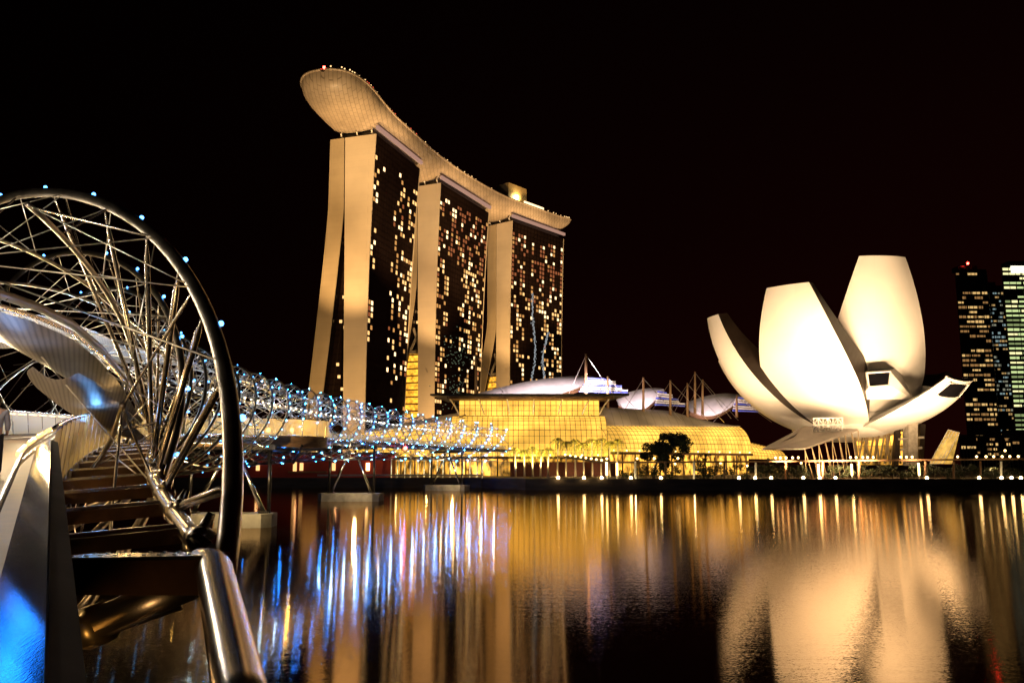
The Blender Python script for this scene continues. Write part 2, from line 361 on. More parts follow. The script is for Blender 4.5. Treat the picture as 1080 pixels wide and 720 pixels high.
    for q, (j, i, u, z, v) in enumerate(lits):
        c = rnd.random(); topzone = v > .74 and idx > 0
        kname = 'red' if (topzone and c < .62) or c < .08 else ('hot' if c > .80 else 'dim' if c > .46 else 'warm')
        if q < 96:
            p = A + t * (Ln * u) + out * (wx(z, u) + .12) + V(0, 0, z)
            if kname not in done:
                o = MB(); o.bar(p - t * .98, p + t * .98, .24, 2.3); done[kname] = o.build('lit_window', protos[kname][1], root, loc=p)
            else: copy(done[kname], p, root)
        else: place(rest[kname], u, z)
    for kname in rest:
        if rest[kname].v: tag(rest[kname].build('lit_windows', protos[kname][1], root), kind='stuff')
    # gap lights
    g = MB(); g2 = MB()
    for i in range(8, 46):
        z = i * 3.45
        lo_, hi_ = wi(z), e0(z)
        if hi_ - lo_ < .9 or (atr_z and z < atr_z + 18): continue
        p = g0 - t * .3 + nrm * (lo_ + .5) + V(0, 0, z); g.box(p, (.8, .5, 1.3))
        if hi_ - lo_ > 3.5 and rnd.random() < .45:
            p = g0 - t * .3 + nrm * rnd.uniform(lo_ + 1.6, hi_ - .8) + V(0, 0, z); g2.box(p, (1.5, .4, 1.7))
    if g.v: tag(g.build('landing_lights', M['win_red'], root), kind='stuff')
    if g2.v: tag(g2.build('gap_windows', M['win'], root), kind='stuff')
    if idx == 2:
        s = MB()
        for k in range(230):
            q = k / 230; 
            for c0, am in ((.36, .05), (.60, .06)):
                z = 22 + q * (118 if c0 < .5 else 90); u = c0 + am * math.sin(q * 9 + c0 * 7) + (q * .10) + rnd.gauss(0, .012)
                p = A + t * (Ln * u) + out * (wx(z, u) + .2) + V(0, 0, z); s.box(p, (.5, .5, .55 + rnd.random()))
        tag(s.build('light_show_specks', M['speck'], root), kind='stuff')
    if idx == 1:
        s = MB()
        for k in range(420):
            z = rnd.uniform(14, 100); u = .42 + rnd.gauss(0, .15) - .1 * (z < 50); 
            if rnd.random() < .5 + .4 * math.sin(z * .25): 
                p = A + t * (Ln * u) + out * (wx(z, u) + .2) + V(0, 0, z); s.bar(p, p + t * rnd.uniform(.4, 1.2), .3, rnd.uniform(.3, .6))
        tag(s.build('light_show_specks', emis('green_speck', (.30, .40, .26), .30), root), kind='stuff')
    return root
def dens1(u, v, r):
    if u < .12: return .55 * (.5 + .5 * math.sin(v * 31)) * (v > .35) + .02
    if u < .45: return .012
    if v < .3: return .09 if u > .6 else .01
    return (.62 if math.sin(u * 37 + math.floor(v * 13) * 2.1) > .25 else .10) * (1 if v < .93 else .2)
def dens2(u, v, r):
    if v < .28: return .35 if u < .16 else (.05 if u < .72 else .4)
    if .22 < u < .5 and v < .74: return .04
    if .5 < u < .66 and v < .45: return .10
    return .66 if math.sin(u * 29 + math.floor(v * 16) * 2.7) > .1 else .12
def dens3(u, v, r):
    if .24 < u < .62 and v < .66: return .02
    if v > .72: return .6 if math.sin(u * 33 + 1) > .0 else .12
    return .60 if math.sin(u * 24 + math.floor(v * 17) * 2.3) > .2 else .10
tower(0, (-79, 461), (-60.5, 518), 0, 191.5, (17.0, 13), 9.5, 'nearest and tallest hotel tower, straight splayed leg, darkest glass', 150, 13.5, 1.15, 0, 11, 0, dens1)
tower(1, (-49.5, 546), (-19.5, 613), 0, 191.5, (15.0, 11.5), 10.5, 'middle hotel tower with tall yellow atrium between its legs', 126, 22, 1.3, 79, 12, 0, dens2)
tower(2, (-1.5, 635), (40.5, 688), 0, 191.5, (13.0, 13), 9., 'farthest hotel tower with two wavy lines of light on its glass', 114, 30, 1.2, 74, 13, 0, dens3)

# ---- sky deck (boat-shaped roof park)
SKP = [(-98.5, 420), (-95, 438), (-88, 470), (-80, 497), (-66, 541), (-47, 585), (-22, 630), (6, 665), (26, 687), (37, 698)]
def cr(P, t):
    n = len(P) - 1; i = min(int(t), n - 1); f = t - i
    p0, p1, p2, p3 = [Vector((*P[max(0, min(n, k))], 0)) for k in (i - 1, i, i + 1, i + 2)]
    return .5 * ((2 * p1) + (p2 - p0) * f + (2 * p0 - 5 * p1 + 4 * p2 - p3) * f * f + (3 * p1 - p0 - 3 * p2 + p3) * f ** 3)
def skypark():
    root = empty('sky_deck', (-80, 497, 192), 'long boat shaped roof deck resting across all three hotel towers', 'roof deck')
    n = 90; rows = []; topz = 206.5; cl = []
    for i in range(n + 1):
        q = (i / n); q = q ** 1.25
        t = q * (len(SKP) - 1); c = cr(SKP, t); d = (cr(SKP, min(t + .05, 9)) - cr(SKP, max(t - .05, 0))).normalized(); nn = Vector((d.y, -d.x, 0))
        s = q * 345
        tip = math.sqrt(max(0, 1 - (1 - min(s / 58, 1)) ** 2.3)); tail = min(1, math.sqrt(max(.0, (345 - s)) / 10))
        w_ = 19.5 * max(.06, tip) * max(.1, tail); dp = 12.0 * max(.1, tip ** .8) * max(.12, min(1, ((345 - s) / 45 + .02)) ** .5)
        row = []
        for k in range(21):
            a = PI * k / 20
            row.append(c + nn * (-w_ * math.cos(a)) + V(0, 0, topz + 4.0 * max(0, 1 - s / 95) ** 1.6 - dp * math.sin(a) ** .85))
        rows.append(row); cl.append((c + V(0, 0, 4.0 * max(0, 1 - s / 95) ** 1.6), nn, w_, d))
    MB().grid(rows).build('hull', M['hull'], root, smooth=True)
    dk = MB(); dk.grid([[r_[0] + V(0, 0, .02), r_[-1] + V(0, 0, .02)] for r_ in rows]); dk.build('deck', M['paving'], root)
    rim = MB()
    for side in (0, -1): rim.tube([r_[side] + V(0, 0, .2) for r_ in rows], .7, 6)
    rim.build('rim', M['hull'], root, smooth=True)
    # pink lit soffit strips along the bay side over each facade
    for (A, B) in (((-78.5, 462), (-60, 518)), ((-49, 547), (-19, 613)), ((-1, 636), (41, 688))):
        A = Vector((*A, 0)); B = Vector((*B, 0)); t = (B - A).normalized(); o = Vector((t.y, -t.x, 0))
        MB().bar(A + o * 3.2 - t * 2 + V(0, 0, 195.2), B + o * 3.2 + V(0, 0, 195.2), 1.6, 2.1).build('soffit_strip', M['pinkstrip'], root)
        MB().bar(A - o * 12 + t * 2 + V(0, 0, 193), B - o * 12 - t * 2 + V(0, 0, 193), 23, 3.4).build('bearing_block', M['dark_steel'], root)
        b = MB()
        for k in (0.3, 5, 10): b.tube([A + t * 1.2 - o * k * 2 + V(0, 0, 191), A - t * 1.5 - o * k * 2 + V(0, 0, 194), A + t * 1 - o * k * 2 + V(0, 0, 198)], .45, 6)
        b.build('saddle_strut', M['white_paint'], root)
    c0, nn0 = cl[70][0], cl[70][1]
    # lights and planting along the top
    rnd = random.Random(5); l1 = None; l2 = None
    for i in range(1, 88):
        c, nn, w_, d = cl[i]
        for q in range(1):
            if rnd.random() < .75 and not 62 < i < 70:
                p = c + nn * w_ * .96 + V(0, 0, topz + 1.0 + rnd.random()); red = 14 < i < 42 and rnd.random() < .6
                if red:
                    if l1 is None: l1 = MB().ball(p, .42, 6, 4).build('deck_light', emis('red_deck_light', (1., .12, .06), 1.8), root, loc=p)
                    else: copy(l1, p, root)
                else:
                    if l2 is None: l2 = MB().ball(p, .42, 6, 4).build('deck_light', emis('amber_deck_light', (1., .6, .25), 2.2), root, loc=p)
                    else: copy(l2, p, root)
    spot('pavilion_light', c0 + nn0 * 16 + V(0, 0, topz + 5), c0 + nn0 * 7 + V(0, 0, topz + 10), 9000, (1, .7, .3), 120, .8)
    pv = MB()
    for i in range(8, 84):
        c, nn, w_, d = cl[i]
        for q in range(10):
            p = c + nn * w_ * rnd.uniform(-.8, .85) + V(0, 0, topz + rnd.uniform(.5, 3.4)); a = rnd.uniform(0, 6.28); s_ = rnd.uniform(.8, 1.8)
            x = Vector((math.cos(a), math.sin(a), rnd.uniform(-.5, .5))) * s_; y = Vector((-math.sin(a), math.cos(a), rnd.uniform(-1, 1))) * s_
            pv.quad(p - x, p - y * .5, p + x, p + y * .5)
    tag(pv.build('roof_planting', M['leaf'], root, fix=False), kind='stuff')
    # lit pavilion on the last tower
    c, nn, w_, d = cl[70]
    rot = Matrix((nn, d, Vector((0, 0, 1)))).transposed()
    MB().box(c + nn * 7 + V(0, 0, topz + 8), (12, 22, 16), rot).build('rooftop_pavilion', mat('pavilion_wall', (.42, .30, .13), .6), root)
    p = c + nn * 14.5 + V(0, 0, topz + 6.0) - d * 3
    MB().ball(p, 1.5, 10, 6).build('pavilion_lamp', M['lamp_hot'], root)
    MB().box(c + nn * 16.5 + d * 16 + V(0, 0, topz + 3.0), (1, 24, 2.0), rot).build('bar_lights', M['win_hot'], root)
    p = cl[3][0] + V(0, 0, topz + 2.2); MB().ball(p, .8, 8, 5).build('tip_beacon', M['lamp_red'], root)
    rows_ = [cl[5][0] + nn_ * 0 + V(0, 0, 0) for nn_ in (cl[5][1],)]
    a = MB(); cc = cl[7][0] + V(0, 0, topz); a.tube([cc + cl[7][1] * (x * 6) + V(0, 0, 3.2 * math.sqrt(max(0, 1 - x * x))) for x in [-1 + .2 * k for k in range(11)]], .35, 6)
    a.build('viewing_arch', M['win'], root)
skypark()
WARM = (1, .56, .20)
for (x, y, z, ax, ay, az, p, cone) in (
        (-120, 372, 40, -84, 465, 150, 2.3e6, 46), (-105, 395, 22, -90, 465, 45, 4.2e5, 80),
        (-26, 462, 38, -56, 552, 140, 1.9e6, 44), (-40, 506, 12, -55, 552, 36, 4.2e5, 95),
        (8, 548, 38, -8, 642, 140, 1.7e6, 46), (4, 592, 12, -8, 642, 36, 3.6e5, 95)):
    spot('tower_floodlight', (x, y, z), (ax, ay, az), p * .56, WARM, cone)
for (x, y, z, ax, ay, az, p, cone) in (
        (-95, 340, 30, -96, 430, 203, 1.9e6, 40), (0, 400, 34, -66, 520, 203, 2.0e6, 40),
        (50, 490, 34, -30, 615, 203, 1.9e6, 40), (110, 590, 34, 22, 690, 203, 1.7e6, 38)):
    spot('hull_floodlight', (x, y, z), (ax, ay, az), p * .78, (1, .60, .25), cone)

# ================================================================ MALL
def loft(prof, path):
    """prof: list of (depth, z) ; path: list of (point, outward normal)"""
    return [[p - n_ * d + V(0, 0, z) for d, z in prof] for p, n_ in path]
def arc(d0, z0, d1, z1, n=9): return [(d0 + (d1 - d0) * (1 - math.cos(PI / 2 * i / n)), z0 + (z1 - z0) * math.sin(PI / 2 * i / n)) for i in range(n + 1)]
mall = empty('shopping_mall', (10, 320, 2.9), 'long glowing yellow glass barrel vaulted mall behind the palms', 'mall')
def mall_wing(path, ztop, zbot, depth, n, mull=3, roof=True, name='vault'):
    """path: two end points, front face on the left-hand normal"""
    a, b = Vector((*path[0], 0)), Vector((*path[1], 0)); d = (b - a).normalized(); nn = Vector((d.y, -d.x, 0))
    pts = [(a.lerp(b, i / n), nn) for i in range(n + 1)]
    def prof(i):
        zt = lerp(ztop[0], ztop[1], i / n); k = 1.0
        return arc(0, zbot, depth * k, zt)
    rows = [[p - m_ * dd + V(0, 0, z) for dd, z in prof(i)] for i, (p, m_) in enumerate(pts)]
    g = MB().grid(rows); g.build(name + '_glazing', M['mall'], mall, smooth=True)
    b_ = MB(); off = nn * .12
    for r_ in rows: b_.tube([p + off for p in r_], .085, 4, False)
    for k in range(1, len(rows[0]), 1):
        b_.tube([r_[k] + off for r_ in rows], .06 if k % 2 else .10, 4, False)
    b_.build(name + '_mullions', M['fascia'], mall)
    return rows, pts
rowsC, _ = mall_wing(((-22.5, 313), (35, 313)), (25.3, 25.3), 9.5, 12, 30, name='central_vault')
rowsR, ptsR = mall_wing(((35.3, 313), (103, 369)), (21.6, 23.6), 11.2, 8, 38, name='right_vault')
rowsL, ptsL = mall_wing(((-66, 350), (-22.8, 313)), (20.5, 24.4), 9.5, 10, 22, name='left_vault')
rowsE, ptsE = mall_wing(((106, 386), (130, 408)), (19, 15), 9.5, 9, 12, name='end_vault')
# end cap of the right vault
r_ = rowsR[-1]; c_ = r_[-1].copy(); c_.z = r_[0].z
MB().quad(*(list(r_) + [c_])).build('vault_end', M['mall'], mall)
def roofstrip(rows, n0, h0, h1, dep, nm, tap0=1.):
    out = []
    for i, r_ in enumerate(rows):
        q = i / (len(rows) - 1); top = r_[-1]; a = (r_[-1] - r_[0]); a.z = 0; a.normalize()
        line = []
        for k in range(7):
            f = k / 6; line.append(top - a * 2.5 * (1 - f) + a * (dep * f - .0) + V(0, 0, .5 + lerp(h0, h1, q) * min(1, (1.04 - q) / (1.0001 - tap0) if tap0 < 1 else 1) * math.sin(f * PI / 2) - .9 * (1 - f)))
        out.append(line)
    m = MB().grid(out); m.grid([[p + V(0, 0, .5) for p in l_] for l_ in out]); m.grid([[l_[0], l_[0] + V(0, 0, .5)] for l_ in out]); m.grid([[l_[-1], l_[-1] + V(0, 0, .5)] for l_ in out])
    m.quad(*(out[0] + [p + V(0, 0, .5) for p in out[0]][::-1])); m.quad(*(out[-1] + [p + V(0, 0, .5) for p in out[-1]][::-1]))
    m.build(nm, M['roof_grey'], mall)
roofstrip(rowsR[1:], 0, 7.2, 5.6, 15, 'right_roof', .62); roofstrip(rowsL[:-1], 0, 2.0, 3.4, 12, 'left_roof')
# central block above the vault
e = MB(); P0, P1 = V(-20, 323.2, 0), V(33, 323.2, 0)
e.grid([[lerp(P0, P1, i / 26) + V(0, 0, z) for i in range(27)] for z in (25.3, 27.2, 29.1, 31.)]).build('clerestory_glazing', M['mall'], mall)
b_ = MB()
for i in range(27): b_.tube([lerp(P0, P1, i / 26) + V(0, -.1, 25.3), lerp(P0, P1, i / 26) + V(0, -.1, 31)], .1, 4)
for z in (27.2, 29.1): b_.tube([P0 + V(0, -.12, z), P1 + V(0, -.12, z)], .1, 4)
b_.build('clerestory_mullions', M['fascia'], mall)
b_ = MB()
for x in (-20, -10.5, -1, 8, 17.5, 26.5, 33): b_.tube([V(x, 322.6, 25.8), V(x + (6.5 - x) * -.06, 319.5, 29), V(x + (6.5 - x) * -.12, 315, 31.3)], .28, 6)
b_.build('roof_brackets', M['cream_roof'], mall)
e = MB(); e.prism([(-30, 312.5), (43, 312.5), (38, 345), (-26, 345)], 32.0, 32.7); e.build('eave_roof', M['dark_steel'], mall)
e = MB(); e.prism([(-24, 314), (37.5, 314), (34, 322.8), (-21, 322.8)], 30.9, 31.9); e.build('eave_soffit', M['fascia'], mall)
# storefronts under the vaults, with columns
sf = MB()
for rows in (rowsL, rowsC, rowsR):
    a, b = rows[0][0], rows[-1][0]; d = (b - a).normalized(); nn = Vector((d.y, -d.x, 0)); a0 = a - nn * 2; b0 = b - nn * 2
    sf.quad(V(a0.x, a0.y, 2.9), V(b0.x, b0.y, 2.9), V(b0.x, b0.y, rows[-1][0].z), V(a0.x, a0.y, rows[0][0].z))
sf.build('shopfront', M['mall_low'], mall)
cl_ = MB(); fs = MB()
for rows in (rowsL, rowsC, rowsR):
    for i in range(0, len(rows), 3):
        p = rows[i][0]; cl_.tube([V(p.x, p.y - .4, 2.9), V(p.x, p.y - .4, p.z + .4)], .32, 6)
    fs.bar(rows[0][0], rows[-1][0], .8, 1.0)
GL = None
for rows in (rowsL, rowsC, rowsR):
    for i in range(1, len(rows), 3):
        p = rows[i][0] + V(0, -1.0, .9)
        if GL is None: GL = MB().ball(p, .3, 8, 5).build('gutter_lamp', M['lamp_soft'], mall, loc=p)
        else: copy(GL, p, mall)
cl_.build('columns', M['fascia'], mall); fs.build('gutter', M['fascia'], mall)
# white swooping theatre roofs, floodlit, with stepped slats at their right tips
def swoop(name, xs, zf, Y, dep, label, slats=True):
    root = empty('theatre_roof', at(xs[0], zf(0), Y), label, 'roof', 'white swooping roofs behind the mall')
    a = MB(); rows = []
    n = 24
    for i in range(n + 1):
        q = i / n; p = at(lerp(xs[0], xs[1], q), zf(q), Y); h = p.z
        rows.append([p + V(0, -2 + dep * f, -7.5 * (1 - f) ** 1.6 * math.sin(PI * min(1, .1 + q * .9)) + 2.0 * f) for f in (0, .15, .3, .5, .75, 1)])
    a.grid(rows); a.grid([[p + V(0, .2, -.5) for p in r_] for r_ in rows])
    a.build('roof_shell', M['cream_roof'], root, smooth=True)
    sk = MB(); sk.grid([[r_[0] + V(0, .3, -.3), V(r_[0].x, r_[0].y + 3, r_[0].z - (4 if slats else 9) * .5)] for r_ in rows]); sk.build('roof_skirt', M['fascia'], root)
    if slats:
        for k in range(7):
            x0, x1 = lerp(xs[0], xs[1], .86 - .01 * k), xs[1] + 3 + k * 3.2 + (k % 2) * 3
            y0 = zf(.9) + 1.8 + k * 2.3
            MB().bar(at(x0, y0, Y - 3 - .4 * k), at(x1, y0 + 1.5, Y - 3 - .4 * k), 1.2, .55).build('slat', M['cream_roof'] if k % 3 else BLUE, root)
    return root
BLUE = mat('blue_lit_slat', (.12, .16, .75), .5, 0, .2, .3)  # blue projected light is put into the slat colour
swoop('roof1', (494, 640), lambda q: 419.5 - 22.5 * math.sin(min(1, q * 1.08) * PI / 2) ** .9 + (0 if q < .92 else (q - .92) * 40), 352, 16, 'large white swooping roof with blue-lit slats above the lit glass hall')
swoop('roof2', (652, 700), lambda q: 421 - 10 * math.sin(q * PI * .55), 372, 14, 'small white swooping roof between two masts, its tip ragged')
swoop('roof3', (727, 784), lambda q: 428 - 11 * math.sin(q * PI * .62), 392, 14, 'pale low swooping roof half hidden behind the white lotus building')
for x, a_, p in ((-5, 560, 6.5e4), (18, 600, 6.5e4), (34, 625, 5e4)): spot('roof_floodlight', (x, 330, 33.4), at(a_, 404, 352), p * 1.3, (1, .78, .82), 110, .8)
spot('roof_floodlight', (52, 356, 29), at(678, 412, 372), 4.4e4, (1, .78, .9), 120, .8)
spot('roof_floodlight', (86, 378, 26), at(756, 420, 392), 4.4e4, (1, .76, .84), 120, .8)
for x, y, z in ((52, 318, 27), (72, 335, 25), (95, 352, 23), (-40, 318, 26)): spot('roof_floodlight', (x, y - 12, z + 6), (x + 2, y + 14, z), 2.6e4, (1, .74, .42), 130, .8)
# masts with stays
MAST = [(502, 374, 420, 345), (618, 373, 424, 338), (641, 397, 433, 340), (678.5, 398, 432, 350), (707, 401, 432, 356), (725, 404, 434, 362), (733, 392, 430, 368), (741, 400, 432, 372), (777, 417, 434, 380)]
for i, (x, y0, y1, Y) in enumerate(MAST):
    p0 = at(x, y1 + 6, Y); p1 = at(x, y0, Y)
    root = empty('mast', p0, 'tall mast with stay cables on the mall roof, ' + nth(i, len(MAST)), 'mast', 'masts rising over the mall roof')
    MB().tube([p0, p1], [.62, .42], 8).build('pole', mat('mast_paint', (.34, .2, .1), .6) if i == 0 else bpy.data.materials['mast_paint'], root, smooth=True)
    for s_ in (-1, 1):
        q = p0 + V(s_ * (16 if s_ > 0 else 10), 2, -2); MB().tube([p1 - V(0, 0, .4), q], .11, 4).build('cable', M['steel_rod'], root)

# ================================================================ LOTUS MUSEUM
MC = Vector((115.5, 296, 0))
museum = empty('lotus_museum', (115.5, 296, 2.9), 'white floodlit museum shaped like an open lotus of curved petals', 'museum')
def petal(az, a, b, ut, W, wt, thick, z0=15.5, u0=3, sag=.18, win=False, wpow=.55, uw=.5, iw=.96, side='petal_dark'):
    az = R(az); rad = Vector((math.cos(az), math.sin(az), 0)); tan = Vector((-math.sin(az), math.cos(az), 0))
    n = 30; rows = []; inn = []; nv = 12
    for i in range(n + 1):
        q = i / n; u = R(lerp(u0, ut, q)); r = a * math.sin(u); z = z0 + b * (1 - math.cos(u))
        tz = Vector((a * math.cos(u), b * math.sin(u))).normalized()       # tangent (r,z)
        nrm = rad * tz.y - V(0, 0, 1) * tz.x                                # outward normal
        if q < uw: wd = lerp(3.5, W, math.sin(q / uw * PI / 2) ** wpow)
        else: wd = lerp(W, wt, ((q - uw) / (1 - uw)) ** 1.7)
        th = thick * (.35 + .65 * math.sin(min(1, q / .55) * PI / 2)) * (1 - .72 * max(0, (q - .35) / .65) ** 1.2)
        c = MC + rad * r + V(0, 0, z); row = []; ir = []
        for k in range(nv + 1):
            v = -1 + 2 * k / nv
            row.append(c + tan * (wd * v) - nrm * (sag * wd * v * v))
            ir.append(c + tan * (wd * v * iw) - nrm * (sag * wd + th + .12 * wd * (v * v - 1)))
        rows.append(row); inn.append(ir)
    o = MB().grid(rows).build('petal', M['petal'], museum, smooth=True)
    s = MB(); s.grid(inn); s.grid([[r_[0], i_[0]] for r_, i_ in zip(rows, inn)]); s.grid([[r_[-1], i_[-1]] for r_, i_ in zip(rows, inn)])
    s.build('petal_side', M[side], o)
    cap = MB().quad(*(rows[-1] + inn[-1][::-1]))
    cap.build('petal_tip', M['black'] if win else M['petal'], o)
    if win:
        fr = MB(); ring = rows[-1] + inn[-1][::-1]; fr.tube(ring + [ring[0]], .45, 6); fr.build('skylight_frame', M['petal'], o)
    o_rows[o.name] = rows
    return o
o_rows = {}
petal(-169, 49.5, 50, 80, 9.5, 4.5, 12)
petal(-132, 44, 53, 84, 15.5, 7.0, 14)
P3 = petal(-84, 31, 60.5, 87, 17.6, 7.8, 8, iw=.62, wpow=.35)
P4 = petal(-57, 52.5, 42, 53, 12.5, 7.2, 2.2, win=True, iw=.8, side='petal')
r3, r4 = o_rows[P3.name], o_rows[P4.name]
fill = []
for i in range(2, 28):
    A4 = r4[i][0] if r4[i][0].x < r4[i][-1].x else r4[i][-1]; B4 = r4[i][3] if r4[i][0].x < r4[i][-1].x else r4[i][-4]
    j = min(range(len(r3)), key=lambda k: abs(r3[k][6].z - A4.z)); B3 = max(r3[j], key=lambda p: p.x); C3 = r3[j][6]
    row = []
    for k in range(9):
        f = k / 8; c = A4 + (B4 - A4).normalized() * -.0; p = A4.lerp(B3, f) + V(.35, -1, -.25).normalized() * (1.6 * math.sin(PI * f)); row.append(p)
    fill.append(row)
MB().grid(fill).build('petal_web', M['petal'], museum, smooth=True)
i0, i1 = 25, 29; nvp = [2, 4, 6, 8, 10]; dirn = V(.45, -.8, -.35).normalized()
MB().grid([[r4[i][k] + dirn * .25 for k in nvp] for i in (i0, i1)]).build('skylight_pane', M['black'], P4)
rg = [r4[i0][2], r4[i0][10], r4[i1][10], r4[i1][2]]; MB().tube([p + dirn * .3 for p in rg + [rg[0]]], .3, 6).build('skylight_frame', M['petal'], P4)
T_ = [at(914, 393, 268.5), at(939, 391.5, 268.5), at(937.5, 406, 268.5), at(916.5, 408, 268.5)]; B_ = [at(906, 389, 275), at(946, 387, 275), at(964, 421, 271), at(906, 421, 271)]
hd = MB()
for i in range(4): j = (i + 1) % 4; hd.quad(T_[i], T_[j], B_[j], B_[i])
hd = hd.build('skylight_hood', M['petal'], museum)
MB().quad(*[p + V(0, .25, 0) for p in T_]).build('skylight_pane', M['black'], hd); MB().tube(T_ + [T_[0]], .38, 6).build('skylight_frame', M['petal'], hd)
petal(8, 44, 44, 60, 11, 6, 8); petal(45, 40, 46, 62, 12, 7, 8); petal(85, 38, 48, 66, 12, 7, 8); petal(120, 42, 46, 66, 12, 7, 8); petal(155, 46, 46, 68, 12, 6, 8)
MB().grid([[MC + V(r_ * math.cos(k * PI / 12), r_ * math.sin(k * PI / 12), z) for k in range(24)] for r_, z in ((.5, 14.6), (7, 14.8), (13, 16), (18, 18.5), (17, 24), (6, 26))], True).build('bowl', M['petal'], museum, smooth=True)
# supports: columns, diagrid, entrance sheets, stair tower, glass pavilion
b_ = MB()
for k in range(9):
    x0 = 905 + k * 5.6; p0 = at(x0, 489, 284); p1 = at(x0 + (4 if k % 2 else -4), 456, 284); b_.tube([p0, p1], .36, 6)
    if k < 8: b_.tube([at(x0, 489, 284), at(x0 + 5.6, 457, 284)], .28, 6)
b_.build('diagrid', M['tan_paint'], museum)
MB().quad(at(903, 490, 290), at(952, 490, 290), at(952, 455, 290), at(903, 455, 290)).build('lobby_glazing', M['mall_low'], museum)
b_ = MB()
for x in (944, 970): b_.bar(at(x, 492, 282), at(x + 2.5, 452 if x < 960 else 447, 282), 1.6, 1.6)
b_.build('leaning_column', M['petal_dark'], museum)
b_ = MB(); b_.bar(at(960, 491, 279), at(960, 441, 279), 4.2, 3); b_.bar(at(948, 463, 278), at(974, 461, 278), 1, .7); b_.bar(at(950, 474, 278), at(972, 472, 278), 1, .7)
b_.build('stair_tower', M['concrete'], museum)
gp = MB(); A_ = [at(980, 489, 276), at(995, 489, 274), at(1012, 456, 276), at(1000, 453, 279)]
gp.quad(*A_); gp.quad(at(995, 489, 274), at(1004, 489, 276), at(1012, 456, 276)); gp.build('glass_pavilion', emis('pavilion_glow', (1., .55, .1), .75, var=.5, scale=.4, low=.5), museum)
b_ = MB()
for f in (0, .25, .5, .75, 1): b_.tube([A_[0].lerp(A_[1], f), A_[3].lerp(A_[2], f)], .14, 4)
for f in (0, .2, .4, .6, .8, 1): b_.tube([A_[0].lerp(A_[3], f), A_[1].lerp(A_[2], f)], .12, 4)
b_.build('pavilion_frame', M['white_paint'], museum)
# entrance canopy (folded grey sheets) and lattice
ec = empty('entrance_canopy', at(840, 492, 268), 'folded grey metal canopy sloping down left of the lotus building', 'canopy')
c1 = MB(); a, b, c, d = at(804, 474.5, 262), at(849, 474, 256), at(905, 454, 268), at(848, 451, 276); c1.quad(a, b, c, d)
c1.quad(*[p + V(0, 0, .5) for p in (a, b, c, d)]); 
for p, q in ((a, b), (b, c), (c, d), (d, a)): c1.quad(p, q, q + V(0, 0, .5), p + V(0, 0, .5))
c1.quad(d, at(838, 459, 268), a); c1.build('canopy_sheet', mat('canopy_sheet_metal', (.36, .31, .26), .45, .2, .15, .4), ec)
b_ = MB()
for k in range(9):
    f = k / 8; p = b.lerp(c, f); g = Vector((p.x + (k % 2) * 1.4, p.y, 2.9)); b_.tube([g, p], .17, 5)
    if k: q = b.lerp(c, f - .125); b_.tube([Vector((p.x, p.y, 3)), q], .14, 5)
b_.build('canopy_struts', M['tan_paint'], ec)
lt = empty('roof_lattice', at(873, 455, 270), 'white steel lattice frame perched above the grey entrance canopy', 'lattice frame')
b_ = MB()
for Y in (268, 272):
    for y in (441, 448, 455): b_.tube([at(858, y, Y), at(889, y - .5, Y)], .2, 5)
    for k in range(7):
        x = 858 + k * 5.1; b_.tube([at(x, 441, Y), at(x, 455, Y)], .18, 5)
        if k < 6: b_.tube([at(x, 448 if k % 2 else 455, Y), at(x + 5.1, 455 if k % 2 else 448, Y)], .14, 5); b_.tube([at(x, 441 if k % 2 else 448, Y), at(x + 5.1, 448 if k % 2 else 441, Y)], .14, 5)
b_.build('lattice', M['white_paint'], lt)
MW = (1, .65, .34)
for (px, Y, z, ax, ay, az, p, cone) in (
        (770, 255, 5, 80, 280, 52, 1.6e5, 80), (825, 240, 4.5, 90, 265, 66, 4.6e5, 66), (862, 243, 4.5, 104, 270, 32, 1.5e5, 110), (895, 243, 4.5, 112, 270, 30, 1.1e5, 110),
        (880, 240, 4.5, 119, 268, 76, 6.0e5, 60), (912, 243, 4.5, 124, 266, 60, 2.2e5, 80), (960, 243, 4.5, 135, 266, 34, 7e4, 95), (1045, 250, 5, 140, 266, 34, 1.3e5, 90), (720, 275, 5, 70, 288, 48, 9e4, 90)):
    p0 = at(px, 490, max(Y, 243)); p0.z = z; spot('museum_floodlight', p0, (ax, ay, az), p * .85, MW, cone, 1., 3.0)

for (x, y, z, ax, ay, az, p, cone) in ((99, 260, 19, 92, 268, 45, 5.0e4, 140), (107, 250, 12, 116, 270, 40, 6e4, 110), (121, 248, 12, 121, 272, 40, 6e4, 110), (114, 246, 9, 118, 270, 55, 8e4, 90)):
    spot('museum_floodlight', (x, y, z), (ax, ay, az), p, MW, cone, 1., 2.5)  # unseen fill spots in mid-air, added to lift shadows on the petals

